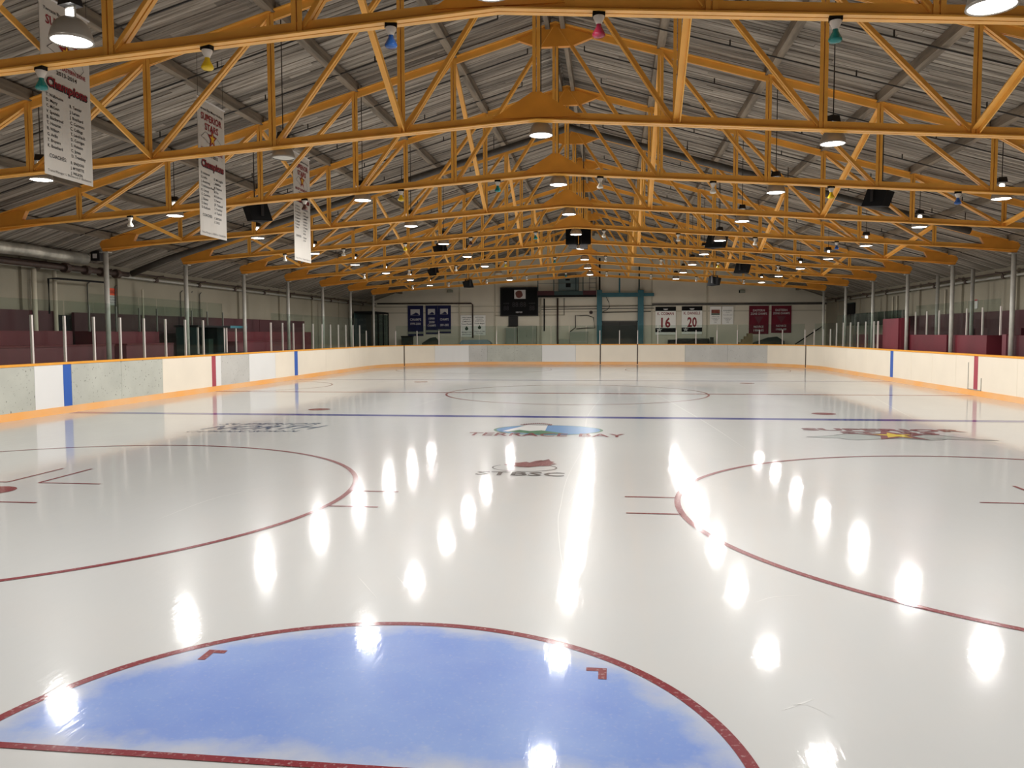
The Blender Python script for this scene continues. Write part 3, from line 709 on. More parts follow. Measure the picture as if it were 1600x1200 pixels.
# timekeeper booth
t = thing('timekeeper_booth', 'dark green glazed timekeeper booth behind left boards at centre ice', 'booth', (-47.4, 87.0, 0))
hb = 8.1
obj('back_panel', MB().box(-1.2, -1.1, -5.9, 7.0, 0, hb-.2), BOOTH, t)
obj('side_panel', MB().box(-1.1, 1.5, -6.0, -5.85, 0, hb-.2), BOOTH, t)
obj('side_panel', MB().box(-1.1, 1.5, 6.9, 7.05, 0, 4.5), BOOTH, t)
obj('base_panel', MB().box(1.45, 1.6, -5.9, 7.0, 0, 4.6), BOOTH, t)
obj('roof', MB().box(-1.3, 1.8, -6.2, 2.3, hb-.25, hb), BLACK, t)
obj('roof', MB().box(-1.3, 1.8, 2.3, 7.2, hb-.3, hb+.02), TEAL, t, label='teal roof edge')
obj('partition', MB().box(-1.1, 1.4, -.6, -.45, 0, hb-.25), BOOTH, t)
for y in (-5.8, .9, 1.6, 4.3, 6.9): obj('post', MB().box(1.5, 1.65, y-.09, y+.09, 4.6, hb-.25), POST, t)
obj('pane', MB().box(1.55, 1.59, -5.7, .8, 4.65, hb-.3), GLASS2, t)
obj('pane', MB().box(1.55, 1.59, 1.7, 4.2, 4.65, hb-.3), GLASS, t); obj('pane', MB().box(1.55, 1.59, 4.4, 6.8, 4.65, hb-.3), GLASS, t)
obj('desk', MB().box(-.2, 1.4, -5.7, 6.8, 3.6, 3.75), BUFF, t)
obj('cabinet', MB().box(.2, .9, -1.9, -.7, 0, 6.4), CABINET, t)
for q, (y, lb) in enumerate(((75.6, 'nearer'), (96.3, 'farther'))):
    bt = thing('penalty_bench', 'low maroon penalty bench beside the timekeeper booth, the %s one' % lb, 'bench', (-46.2, y, 0))
    obj('seat', MB().box(-.7, .7, -1.6, 1.6, 1.4, 1.6), MAROON, bt)
    for s in (-1.3, 1.3): obj('leg', MB().box(-.6, .6, s-.06, s+.06, 0, 1.4), MAROON_D, bt)

# ------------------------------------------------------------------ lamps
def lamp_meshes():
    d = MB().lathe([(.62, 0), (.675, .0), (.66, .10), (.60, .34), (.50, .56), (.36, .70), (.24, .76), (.22, .74), (.34, .67), (.47, .53), (.57, .32), (.62, .05)], n=32).mesh('reflector', REFLECTOR, True)
    l = MB().lathe([(.0, -.03), (.3, -.025), (.5, -.0), (.615, .03)], n=32).mesh('lens', LENS, True)
    lu = MB().lathe([(.0, -.03), (.3, -.025), (.5, -.0), (.615, .03)], n=32).mesh('lens', UNLIT, True)
    nk = MB().lathe([(.13, .76), (.15, .8), (.15, 1.0), (.10, 1.05)], n=16, cap1=True).mesh('lamp_neck', NECK, True)
    nku = MB().lathe([(.13, .76), (.15, .8), (.15, 1.0), (.10, 1.05)], n=16, cap1=True).mesh('lamp_neck', STEEL, True)
    br = MB()
    for s in (-1, 1): br.box(s*.2-.02, s*.2+.02, -.03, .03, .72, 1.14)
    br.box(-.22, .22, -.03, .03, 1.08, 1.14)
    br = br.mesh('bracket', STEEL)
    bb = MB(); bb.add([(-.30,-.24,1.14),(.30,-.24,1.14),(.30,.24,1.14),(-.30,.24,1.14),(-.24,-.2,1.50),(.24,-.2,1.50),(.24,.2,1.50),(-.24,.2,1.50)],
        [(0,3,2,1),(4,5,6,7),(0,1,5,4),(1,2,6,5),(2,3,7,6),(3,0,4,7)])
    return d, l, lu, nk, nku, br, bb.mesh('ballast_box', GREYBOX)
LM = lamp_meshes()
ld = bpy.data.lights.new('lamp_light', 'AREA'); ld.shape = 'DISK'; ld.size = 1.2*F; ld.energy = LAMP_W; ld.color = LAMP_COL; ld.spread = math.radians(180)
ld.use_nodes = True; nt = ld.node_tree; em = nt.nodes['Emission']; gg = nt.nodes.new('ShaderNodeNewGeometry'); sx = nt.nodes.new('ShaderNodeSeparateXYZ')
nt.links.new(gg.outputs['Incoming'], sx.inputs[0]); prev = sx.outputs[2]   # wide throw of a prismatic high-bay lens: intensity nearly even with angle
for op, v in (('ABSOLUTE', 0), ('MAXIMUM', .38), ('DIVIDE', None)):
    mn = nt.nodes.new('ShaderNodeMath'); mn.operation = op
    if op == 'DIVIDE': mn.inputs[0].default_value = 1; nt.links.new(prev, mn.inputs[1])
    else: nt.links.new(prev, mn.inputs[0]); mn.inputs[1].default_value = v
    prev = mn.outputs[0]
nt.links.new(prev, em.inputs['Strength'])
nl = bpy.data.lights.new('neck_light', 'POINT'); nl.shadow_soft_size = .12*F; nl.energy = LAMP_W*NECK_SHARE; nl.color = LAMP_COL
rows = {'left outer': (-29.9, 16.3), 'left inner': (-14.6, 17.15), 'ridge': (.4, 17.95), 'right inner': (16.05, 17.0), 'right outer': (31.3, 16.2)}
exact = {('ridge', 0): (.4, 14.6, 18.0), ('left inner', 0): (-13.2, 12.9, 16.5), ('right inner', 0): (14.9, 12.6, 16.05)}
unlit = {('left inner', 1), ('left inner', 7)}
for rn, (lx, lz) in rows.items():
    for k in range(-1, 9):
        if (rn, k) in exact: x, y, z = exact[(rn, k)]
        else: x, y, z = lx, TY(k)+1.0, lz - (.035*max(0, k-3))
        lab = '%s pendant dome lamp of the %s row, %s' % ('unlit' if (rn, k) in unlit else 'glowing', rn, 'behind the camera' if k < 0 else nth(k)+' from the front')
        t = thing('high_bay_lamp', lab, 'lamp', (x, y, z), rz=random.uniform(-.6, .6), group='dome pendant lamps over the ice')
        off_ = (rn, k) in unlit
        link('reflector', LM[0], t); link('lens', LM[2] if off_ else LM[1], t); link('lamp_neck', LM[4] if off_ else LM[3], t)
        link('bracket', LM[5], t); link('ballast_box', LM[6], t)
        obj('hanging_rod', MB().tube([(0, 0, 1.5), (0, 0, zdeck(x)-z+.05)], .03, 6), WIRE, t)
        if not off_:
            lo = bpy.data.objects.new('lamp_light', ld); C.objects.link(lo); lo.parent = t; lo.location = (0, 0, -.05*F)
            lo = bpy.data.objects.new('neck_light', nl); C.objects.link(lo); lo.parent = t; lo.location = (0, 0, 1.0*F)

# ------------------------------------------------------------------ coloured spot bulbs under every second truss
cols = {'teal': (24, 120, 116), 'yellow': (214, 180, 30), 'blue': (40, 84, 150), 'red': (150, 40, 66), 'white': (216, 212, 200), 'brown': (80, 50, 44)}
BM = {c: mat(c+' glass bulb', v, .15, var=.0) for c, v in cols.items()}
sk = MB().box(-.22, .22, -.12, .12, -.16, 0).mesh('bracket', BLACK)
so = MB().lathe([(.20, -.16), (.20, -.22), (.13, -.36), (.10, -.44)], n=14, cap1=False).mesh('socket', mat('white bulb socket', (208, 202, 194), .4), True)
bmesh_ = {c: MB().lathe([(.09, -.42), (.10, -.52), (.22, -.74), (.235, -.82), (.17, -.88), (0, -.90)], n=16).mesh('bulb', BM[c], True) for c in cols}
bx = [-33, -26, -18.8, -11.3, -4, 3.5, 11.5, 19.6, 28]
bc = {0: ['white','white','teal','yellow','blue','red','teal','yellow','blue'],
      2: ['white','white','brown','yellow','teal','white','white','yellow','blue'],
      4: ['white','white','yellow','brown','teal','white','white','white','blue'],
      6: ['white','white','white','yellow','teal','white','white','yellow','white'],
      8: ['white','white','white','white','teal','white','white','white','white']}
for k in bc:
    for i, x in enumerate(bx):
        xx = {(0, 2): -17.6, (0, 3): -10.8, (0, 4): -3.7, (0, 5): 3.85, (0, 6): 11.9}.get((k, i), x)
        c = bc[k][i]
        t = thing('spot_bulb', '%s spot bulb under the %s truss, %s from the left' % (c, nth(k), nth(i)), 'bulb', (xx, TY(k)-.1, zbot(xx-XR)+.02), rz=random.uniform(-.5, .5), group='coloured spot bulbs under the trusses')
        link('bracket', sk, t); link('socket', so, t); link('bulb', bmesh_[c], t)

# ------------------------------------------------------------------ loudspeakers
def speaker(x, y, z, s_, rz, tilt, label, rod=True):
    t = thing('loudspeaker', label, 'speaker', (x, y, z), rz)
    mb = MB(); w_, h, d = .95*s_, 1.1*s_, .9*s_
    # tapered cabinet: wide face at -y
    vs = [(-w_,-d,-h*.75),(w_,-d,-h*.75),(w_,-d,h),(-w_,-d,h),(-w_*.55,d,-h*.25),(w_*.55,d,-h*.25),(w_*.55,d,h),(-w_*.55,d,h)]
    M_ = Matrix.Rotation(tilt, 3, 'X'); vs = [tuple(M_ @ Vector(v)) for v in vs]
    mb.add(vs, [(0,3,2,1),(4,5,6,7),(0,1,5,4),(1,2,6,5),(2,3,7,6),(3,0,4,7)]); obj('cabinet', mb, BLACK, t)
    g_ = MB(); g_.add([tuple(M_ @ Vector((a*w_*.9, -d-.04, b_))) for a, b_ in ((-1, -h*.68), (1, -h*.68), (1, h*.92), (-1, h*.92))] +
                      [tuple(M_ @ Vector((a*w_*.9, -d+.0, b_))) for a, b_ in ((-1, -h*.68), (1, -h*.68), (1, h*.92), (-1, h*.92))], [(0,1,2,3),(4,7,6,5),(0,4,5,1),(1,5,6,2),(2,6,7,3),(3,7,4,0)])
    obj('grille', g_, BLACKCLOTH, t)
    yk = MB()
    for q in (-1, 1): yk.box(q*(w_+.07)-.03, q*(w_+.07)+.03, -.12, .12, -.1, h+.25)
    yk.box(-w_-.1, w_+.1, -.12, .12, h+.2, h+.27)
    obj('yoke', yk, GREYBOX, t)
    top = zdeck(x) - z
    obj('hanging_rod', MB().tube([(-.4, 0, h+.25), (-.4, 0, top)], .04, 6), WIRE, t)
    obj('hanging_rod', MB().tube([(.4, 0, h+.25), (.4, 0, top)], .04, 6), WIRE, t)
    return t
speaker(-24.9, 52.5, 16.8, .86, 2.5, -.35, 'black loudspeaker at upper left between the second and third banners')
speaker(-18.5, 95, 18.0, .8, 2.3, -.3, 'black loudspeaker left of centre, second back on that side')
speaker(-25.7, 123, 17.2, .8, 2.3, -.3, 'small black loudspeaker at left in front of the end wall, lowest of three')
speaker(-21.0, 130, 15.55, .76, 2.3, -.3, 'farthest small black loudspeaker left of the scoreboard')
speaker(25.0, 54.5, 17.2, .84, -2.5, -.4, 'black loudspeaker at upper right, nearest on the right side')
speaker(16.5, 84.5, 17.35, 1.0, -2.2, -.3, 'black wedge loudspeaker right of centre, second back on the right')
speaker(23.9, 113, 16.4, .95, -2.2, -.3, 'small black loudspeaker above the red banners, third back on the right')
speaker(21.3, 125.2, 15.26, .87, -2.2, -.25, 'farthest small black loudspeaker above the white wall signs')
t = thing('speaker_cluster', 'black cluster of two loudspeakers hanging under the ridge', 'speaker', (.45, 73.5+10.5, 17.4))
for q, (dx, rz) in enumerate(((-.66, -.45), (.66, .45))):
    M_ = Matrix.Rotation(rz, 3, 'Z')
    mb = MB(); vs = [(-.62,-.6,0),(.62,-.6,0),(.62,-.6,2.45),(-.62,-.6,2.45),(-.35,.7,0),(.35,.7,0),(.35,.7,2.45),(-.35,.7,2.45)]
    mb.add([tuple(M_ @ Vector(v) + Vector((dx, 0, 0))) for v in vs], [(0,3,2,1),(4,5,6,7),(0,1,5,4),(1,2,6,5),(2,3,7,6),(3,0,4,7)])
    c_ = obj('cabinet', mb, BLACK, t)
    gm = MB(); gm.add([tuple(M_ @ Vector(v) + Vector((dx, 0, 0))) for v in ((-.56,-.64,.06),(.56,-.64,.06),(.56,-.64,2.39),(-.56,-.64,2.39),(-.56,-.6,.06),(.56,-.6,.06),(.56,-.6,2.39),(-.56,-.6,2.39))], [(0,1,2,3),(4,7,6,5),(0,4,5,1),(1,5,6,2),(2,6,7,3),(3,7,4,0)])
    obj('grille', gm, BLACKCLOTH, t)
    bm_ = MB()
    bm_.add([tuple(M_ @ Vector(v) + Vector((dx, 0, 0))) for v in ((-.06,-.67,2.0),(.06,-.67,2.0),(.06,-.67,2.12),(-.06,-.67,2.12))], [(0,1,2,3)]); obj('badge', bm_, T_WHITE, t)
    obj('lower_horn', MB().box(dx-.45, dx+.45, -.5, .5, -.5, 0), GREYBOX, t)
for x in (-.6, .6): obj('hanging_rod', MB().tube([(x, 0, 2.45), (x, 0, zdeck(0)-17.4-.7)], .05, 6), WIRE, t)

# ------------------------------------------------------------------ long championship banners hanging at left
def cname(mb, names, y0, z0, dz, size, al='LEFT'):
    for i, nme in enumerate(names): put_text(mb, nme, size, (.02, y0, z0-dz*i), (0, 1, 0), (0, 0, 1), align=al, bold=.004)
def long_banner(x, y, z, w_, h, label, zone, year, left, right, coaches, foot):
    t = thing('hanging_banner', label, 'banner', (x, y, z), group='long white championship banners')
    sh = MB(); n = 8
    vs = [(.06*math.sin(i*1.1)*0 + .012*math.sin(j*1.7), w_*j/n, h*i/6) for i in range(7) for j in range(n+1)]
    fs = [(i*(n+1)+j, i*(n+1)+j+1, (i+1)*(n+1)+j+1, (i+1)*(n+1)+j) for i in range(6) for j in range(n)]
    nv = len(vs); vs2 = [(a-.02, b_, c) for a, b_, c in vs]
    sh.add(vs+vs2, fs + [tuple(q+nv for q in f[::-1]) for f in fs]); obj('sheet', sh, CLOTH, t)
    obj('top_rod', MB().tube([(0, -.08, h), (0, w_+.12, h)], .05, 8), T_WHITE, t)
    for yy in (0.1, w_-.1): obj('hanging_wire', MB().tube([(0, yy, h), (0, yy, zdeck(x)-z)], .012, 4), WIRE, t)
    UX, UZ = (0, 1, 0), (0, 0, 1); c = w_/2; e = .024
    bk, mr, gd = MB(), MB(), MB()
    put_text(bk, 'Terrace Bay Minor Hockey', .2, (e, c, h-.62), UX, UZ, width=w_*.86, bold=.004)
    put_text(mr, 'SUPERIOR', .5, (e, c, h-1.2), UX, UZ, width=w_*.78, bold=.012, height=.42)
    put_text(mr, 'STARS', .5, (e, c, h-1.75), UX, UZ, width=w_*.5, bold=.012, height=.42)
    fan_star(mr, (e+.004, c+.05, h-2.15), UX, UZ, .6, .68); fan_star(gd, (e+.012, c+.05, h-2.15), UX, UZ, .32, .38)
    lk = [(-1.3,-.15),(-.8,.22),(-.3,.12),(.1,.25),(.6,.12),(1.05,-.1),(1.25,-.5),(.9,-.85),(.45,-.6),(.1,-.3),(-.4,-.4),(-.8,-.25)]
    for i in range(len(lk)):
        p, q = Vector(lk[i]), Vector(lk[(i+1) % len(lk)]); d = (q-p).normalized(); nn = Vector((-d.y, d.x))*.012
        flat(bk, [tuple(p-nn), tuple(q-nn), tuple(q+nn), tuple(p+nn)], (e, c, h-2.1), UX, UZ)
    put_text(mr, zone, .3, (e, c, h-3.02), UX, UZ, width=w_*.80, bold=.008, height=.2)
    put_text(bk, year, .28, (e, c, h-3.32), UX, UZ, width=w_*.42, bold=.005, height=.2)
    put_text(bk, 'Champions', .8, (e+.002, c, h-4.0), UX, (0, .12, 1), width=w_*.86, bold=.055, height=.62)
    put_text(mr, 'Champions', .8, (e+.012, c, h-3.97), UX, (0, .12, 1), width=w_*.82, bold=.015, height=.56)
    cname(bk, left, .22, h-4.45, .255, .2); cname(bk, right, w_*.54, h-4.6, .255, .2)
    zc_ = h-4.45-.255*max(len(left), len(right))-.2
    put_text(bk, 'COACHES:', .24, (e, .3, zc_), UX, UZ, align='LEFT', bold=.004); cname(bk, coaches, w_*.52, zc_-.02, .24, .18)
    put_text(bk, foot, .17, (e, c, .16), UX, UZ, width=w_*.9, height=.14)
    obj('black_lettering', bk, T_BLACK, t, kind='stuff'); obj('maroon_lettering', mr, T_MAROON, t, kind='stuff'); obj('gold_star', gd, T_GOLD, t)
    return t
long_banner(-21.1, 22.0, 14.25, 3.4, 8.0, 'long white banner nearest the camera at upper left', 'BANTAM EASTERN ZONE', '2013-2014',
    ['T. Welbourne', 'D. Mayry', 'C. McLean', 'V. Speziale', 'B. Blackwood', 'T. Houston', 'B. Wilson', 'G. Arifin', 'T. Bruyere', 'K. Bouchard'],
    ['B. Tennier', 'J. Larsen', 'J. Bouchard', 'C. Cummins', 'C. Collings', 'T. Landriault', 'D. Corrigan', 'S. Huisson', 'C. Jones', 'D. Tremblay'],
    ['B. SPADONI', 'J. MYKIETTE', 'J. WILSON'], 'Trainer/Manager: L. Blackwood, P. Blackwood')
long_banner(-19.95, 33.7, 12.9, 3.3, 8.1, 'long white banner in the middle of the three at upper left', 'BANTAM EASTERN ZONE', '2011-2012',
    ['D. Anderson', 'G. Arifin', 'J. Armstrong', 'T. Arthurson-Poole', 'R. Carongi', 'C. Cummins', 'J. Glaister', 'S. Kenny', 'D. Redhawk'],
    ['D. McLaughlin', 'J. McMillan', 'M. Palahnuk', 'M. Rio', 'M. Robinson', 'S. Perrier', 'J.P. Thibeault', 'S. Tremblay', 'A. Topinell'],
    ['C. BRYSON', 'Z. COLE'], 'Trainer/Manager: S. OKEEFE, R. FULLERDERN')
long_banner(-21.87, 52.9, 13.16, 3.63, 8.95, 'long white banner farthest from the camera, third at upper left', 'MIDGET EASTERN ZONE', '2010-2011',
    ['J. Anderson', 'R. Cummings', 'D. Armstrong', 'T. Arthurson', 'B. Blackwood', 'K. Belanger', 'R. Carongi', 'S. Kenny'],
    ['P. McPherson', 'J. Mayry', 'D. McLaughlin', 'J. McMillan', 'C. Houston', 'S. Perrier', 'S. Tremblay', 'A. Poe', 'M. Rio'],
    ['C. Bryson', 'Z. Cole'], 'Trainer: D. Mayry   Manager: R. Blackwood')

# ------------------------------------------------------------------ end-wall signs, banners, equipment
YB_ = YW - .12
UXb, UZb = (1, 0, 0), (0, 0, 1)
def wall_banner(name, label, x0, x1, z0, z1, base, group, writer, y=None, cat='banner'):
    y = YW-.3 if y is None else y
    t = thing(name, label, cat, ((x0+x1)/2, y, z0), group=group); w_ = x1-x0; h = z1-z0
    obj('sheet', MB().box(-w_/2, w_/2, 0, .05, 0, h), base, t)
    obj('top_rod', MB().tube([(-w_/2-.05, .03, h), (w_/2+.05, .03, h)], .05, 6), STEEL, t)
    writer(t, w_, h); return t
def blue_writer(lines):
    def wr_(t, w_, h):
        m = MB(); flat(m, [(-w_*.32, h*.68), (w_*.28, h*.68), (w_*.28, h*.88), (-w_*.32, h*.88)], (0, -.012, 0), UXb, UZb); obj('emblem_panel', m, T_WHITE, t)
        m = MB(); flat(m, [(-w_*.27, h*.69), (-w_*.1, h*.73), (0, h*.77), (w_*.1, h*.76), (w_*.25, h*.70), (w_*.1, h*.685)], (0, -.024, 0), UXb, UZb); obj('emblem_lake', m, NAVY, t)
        m = MB()
        for txt, zz, wd in lines: put_text(m, txt, 1, (0, -.012, h*zz), UXb, UZb, width=w_*wd, bold=.02, height=h*.085)
        obj('lettering', m, T_WHITE, t, kind='stuff')
        obj('hem', MB().box(-w_/2, w_/2, -.02, 0, h*.06, h*.14), CABINET, t)
    return wr_
wall_banner('wall_banner', 'wide navy banner reading CHAMPS, leftmost on the end wall', -43.2, -39.5, 6.5, 13.6, NAVY, 'navy banners on the end wall', blue_writer([('CHAMPS', .5, .72), ('1999-2000', .36, .68)]))
wall_banner('wall_banner', 'navy banner with three lines of white figures, middle of the navy ones', -38.9, -36.05, 6.9, 13.6, NAVY, 'navy banners on the end wall', blue_writer([('1999', .5, .5), ('2000', .38, .5), ('CHAMPS', .26, .7)]))
wall_banner('wall_banner', 'navy banner with smallest emblem, rightmost of the navy ones', -36.0, -32.9, 7.1, 13.6, NAVY, 'navy banners on the end wall', blue_writer([('CHAMPS', .46, .66), ('2001-2002', .26, .66)]))
def white_writer(lines, leaf_):
    def wr_(t, w_, h):
        m = MB()
        for txt, zz, wd, hh in lines: put_text(m, txt, 1, (0, -.012, h*zz), UXb, UZb, width=w_*wd, bold=.01, height=h*hh)
        obj('lettering', m, T_BLACK, t, kind='stuff')
        if leaf_:
            m = MB(); flat(m, [(0, h*.50), (-w_*.14, h*.40), (-w_*.12, h*.33), (0, h*.30), (w_*.12, h*.33), (w_*.14, h*.40)][::-1], (0, -.014, 0), UXb, UZb); obj('emblem', m, T_GREEN, t)
    return wr_
wall_banner('wall_sign', 'white paper sign with dark leaf emblem, left of the pair by black pipe', -30.6, -27.75, 6.2, 11.3, PAPER, 'white signs left of the scoreboard', white_writer([('WESTERN', .86, .75, .06), ('SPORTS', .77, .6, .05), ('COMMUNITY', .68, .75, .05), ('Terrace Thunder', .56, .85, .07), ('Midget AA', .2, .8, .06), ('Lake Division', .1, .75, .05)], True), cat='sign')
wall_banner('wall_sign', 'white paper sign with dark leaf emblem, right of the pair by black pipe', -27.55, -24.7, 6.6, 11.3, PAPER, 'white signs left of the scoreboard', white_writer([('NATIONAL', .86, .7, .06), ('SPORTS', .77, .5, .05), ('CHAMPIONSHIP', .68, .75, .05), ('Thunder Midgets', .56, .85, .07), ('Champions 1998', .17, .85, .06), ('Thunder Bay', .08, .6, .05)], True), cat='sign')
def jersey(nm, num):
    def wr_(t, w_, h):
        obj('top_band', MB().box(-w_/2, w_/2, -.02, 0, h*.85, h), BLACK, t); obj('bottom_band', MB().box(-w_/2, w_/2, -.02, 0, h*.09, h*.24), BLACK, t)
        m = MB(); ell_ = [(math.cos(math.pi+math.pi*i/10)*w_*.12, h*.93+math.sin(math.pi+math.pi*i/10)*h*.05) for i in range(11)]; flat(m, ell_, (0, -.03, 0), UXb, UZb); obj('collar', m, T_WHITE, t)
        m = MB(); put_text(m, nm, 1, (0, -.012, h*.71), UXb, UZb, width=w_*.8, bold=.02, height=h*.1); put_text(m, num, 1, (.05, -.012, h*.27), UXb, UZb, width=w_*.46, bold=.03, height=h*.37)
        obj('lettering', m, T_MAROON, t, kind='stuff')
        m = MB(); fan_star(m, (-w_*.3, -.035, h*.17), UXb, UZb, w_*.15, h*.09); obj('crest', m, T_WHITE, t)
    return wr_
wall_banner('jersey_banner', 'retired jersey banner nearer the teal post, left of the two', 14.3, 18.85, 6.6, 12.9, PAPER, 'retired jersey banners', jersey('K. COSMAN', '16'))
wall_banner('jersey_banner', 'retired jersey banner nearer the small white signs, right of the two', 20.15, 24.7, 6.7, 12.95, PAPER, 'retired jersey banners', jersey('K. DANIELS', '20'))
def photo_writer(pic):
    def wr_(t, w_, h):
        if pic:
            obj('picture', MB().box(-w_*.38, w_*.38, -.02, 0, h*.62, h*.82), mat('orange brown picture print', (150, 84, 50), .6, col2=(120, 30, 36), vscale=6), t)
            obj('picture_base', MB().box(-w_*.38, w_*.38, -.02, 0, h*.53, h*.61), T_GREEN, t)
        m = MB()
        ls = [('TERRACE BAY', .42, .7, .05), ('IN MEMORY OF', .32, .7, .04), ('A FRIEND', .25, .5, .04), ('OF MINOR', .18, .36, .04), ('HOCKEY', .1, .22, .04)]
        if not pic: ls = [('REMEMBERED', .73, .78, .07), ('always', .65, .36, .05), ('Coach Bertrand', .5, .78, .05)] + ls[1:]
        for txt, zz, wd, hh in ls: put_text(m, txt, 1, (0, -.012, h*zz), UXb, UZb, width=w_*wd, height=h*hh)
        obj('lettering', m, T_BLACK, t, kind='stuff')
    return wr_
wall_banner('wall_sign', 'small white sign with an orange picture, right of the jersey banners', 26.4, 28.85, 8.9, 12.9, PAPER, 'small white signs on the end wall', photo_writer(True), cat='sign')
wall_banner('wall_sign', 'small white sign with text only, right of the picture sign', 29.05, 31.55, 8.9, 12.9, PAPER, 'small white signs on the end wall', photo_writer(False), cat='sign')
def red_writer(yr):
    def wr_(t, w_, h):
        m = MB(); put_text(m, 'EASTERN', 1, (0, -.012, h*.8), UXb, UZb, width=w_*.6, bold=.02, height=h*.08); put_text(m, 'ZONE CHAMPS', 1, (0, -.012, h*.68), UXb, UZb, width=w_*.84, bold=.02, height=h*.08)
        put_text(m, 'NOVICE', 1, (0, -.012, h*.22), UXb, UZb, width=w_*.5, bold=.02, height=h*.08); put_text(m, yr, 1, (0, -.012, h*.09), UXb, UZb, width=w_*.52, bold=.02, height=h*.08)
        obj('lettering', m, T_WHITE, t, kind='stuff')
        m = MB(); flat(m, [(-w_*.24, h*.62), (0, h*.36), (w_*.24, h*.62)][::1], (0, -.012, 0), UXb, UZb); obj('emblem', m, MAROON_L, t)
    return wr_
wall_banner('wall_banner', 'maroon banner reading 1984-85, left of the red pair', 34.95, 39.2, 6.7, 13.0, MAROONB, 'maroon banners on the end wall', red_writer('1984-85'))
wall_banner('wall_banner', 'maroon banner reading 1988-89, right of the red pair', 39.8, 44.1, 6.95, 13.0, MAROONB, 'maroon banners on the end wall', red_writer('1988-89'))

# scoreboard
t = thing('scoreboard', 'black wall scoreboard with white panel at top centre', 'scoreboard', (-16.75, YW-.95, 11.0))
obj('casing', MB().box(-4.4, 4.4, 0, .6, 0, 6.6), BLACK, t)
fr = MB()
for a in ((-4.4, 4.4, -.06, 0, 6.35, 6.6), (-4.4, 4.4, -.06, 0, 0, .25), (-4.4, -4.15, -.06, 0, .25, 6.35), (4.15, 4.4, -.06, 0, .25, 6.35)): fr.box(*a)
obj('frame', fr, GREYBOX, t)
obj('logo_panel', MB().box(-1.1, 1.5, -.05, 0, 3.95, 6.0), T_WHITE, t)
m = MB(); n = 20; flat(m, [(.0+.85*math.cos(TAU*i/n)*(1+.08*math.sin(5*i)), 5.0+.85*math.sin(TAU*i/n)) for i in range(n)][::1], (0, -.07, 0), UXb, UZb); obj('logo_mark', m, mat('brown print', (110, 60, 50), .7), t)
m = MB(); 
for tx, x, z, w_, h in (('HOME', -3.0, 2.75, 1.3, .3), ('GUEST', 3.0, 2.75, 1.5, .3)): put_text(m, tx, 1, (x, -.02, z), UXb, UZb, width=w_, height=h)
obj('caption', m, mat('dim grey print', (70, 70, 70), .7), t)
m = MB(); put_text(m, 'NEVCO', 1, (.0, -.02, .72), UXb, UZb, width=1.5, height=.35, bold=.02); obj('maker_lettering', m, T_WHITE, t, kind='stuff')
m = MB()
for tx, x, z, w_, h in (('88:88', 0, 2.1, 3.2, 1.1), ('88', -3.0, 1.3, 1.2, 1.1), ('88', 3.0, 1.3, 1.2, 1.1)): put_text(m, tx, 1, (x, -.02, z), UXb, UZb, width=w_, height=h)
obj('unlit_digits', m, mat('unlit digit', (46, 42, 46), .7), t)
t = thing('lower_display', 'small dark grey box mounted under the scoreboard', 'box', (-18.2, YW-.5, 8.75))
obj('casing', MB().box(-1.1, 1.1, 0, .4, 0, 2.2), GREYBOX, t); obj('ledge', MB().box(-1.3, 1.3, -.1, .45, -.15, 0), BLACK, t)

# teal steel frame, beams and roller door
t = thing('teal_steel_frame', 'teal steel portal frame with two posts around the far door', 'frame', (0, YW-1.6, 0))
obj('post', MB().box(1.1, 2.25, 0, 1.0, 0, 16.8), TEAL, t); obj('post', MB().box(10.3, 11.6, 0, 1.0, 0, 16.7), TEAL, t)
obj('crossbeam', MB().box(2.25, 10.3, .1, .7, 15.2, 16.1), TEAL, t); obj('crossbeam', MB().box(11.6, 13.9, .1, .7, 15.3, 16.0), TEAL, t)
obj('upper_post', MB().box(1.5, 1.9, .2, .6, 16.8, 24), BLACK, t); obj('upper_post', MB().box(10.4, 10.75, .2, .6, 16.7, 22), TEAL_D, t)
t = thing('overhead_platform', 'dark teal steel platform above the teal frame with grey fan box', 'platform', (0, YW-3.2, 0))
obj('edge_beam', MB().box(-12.3, 1.0, 0, .4, 15.15, 15.6), BLACK, t)
obj('fascia', MB().box(-12.3, -8.5, .05, .35, 15.6, 16.6), MAROON_D, t); obj('fascia', MB().box(-8.5, -2.0, .05, .35, 15.6, 16.5), TEAL_D, t); obj('fascia', MB().box(-2.0, 1.0, .05, .35, 15.6, 16.6), MAROON_D, t)
for x in (-12.2, -8.6, -3.6, -2.0): obj('railing_post', MB().box(x-.1, x+.1, .1, .3, 16.5, 20.3), TEAL_D, t)
for z in (18.3, 20.2): obj('railing', MB().box(-12.2, 1.0, .15, .25, z-.05, z+.05), IRON_D, t)
obj('railing_post', MB().box(6.0, 6.35, 1.2, 1.5, 16.1, 20.4), TEAL, t)
t = thing('fan_unit', 'pale grey-green equipment box standing on the overhead platform', 'box', (-5.3, YW-2.4, 16.5))
obj('housing', MB().box(-2.3, 2.3, 0, 1.2, 0, 3.6), TEAL_D, t); obj('face_panel', MB().box(-2.2, 2.2, -.05, 0, .1, 3.5), mat('grey green sheet metal', (100, 118, 118), .5), t); obj('vent', MB().box(-.6, .5, -.1, -.05, .9, 1.8), BLACK, t); obj('vent', MB().box(-.7, .3, -.1, -.05, 2.4, 2.8), BLACK, t)
t = thing('wall_ladder', 'dark steel ladder with pale rungs up the end wall to the roof', 'ladder', (.3, YW-.5, 16.6))
for x in (-.9, .6): obj('rail', MB().box(x-.05, x+.05, 0, .1, 0, 9.3), BLACK, t)
for i in range(9): obj('rung', MB().tube([(-.9, .05, .8+i), (.6, .05, .8+i)], .05, 6), STEEL, t)
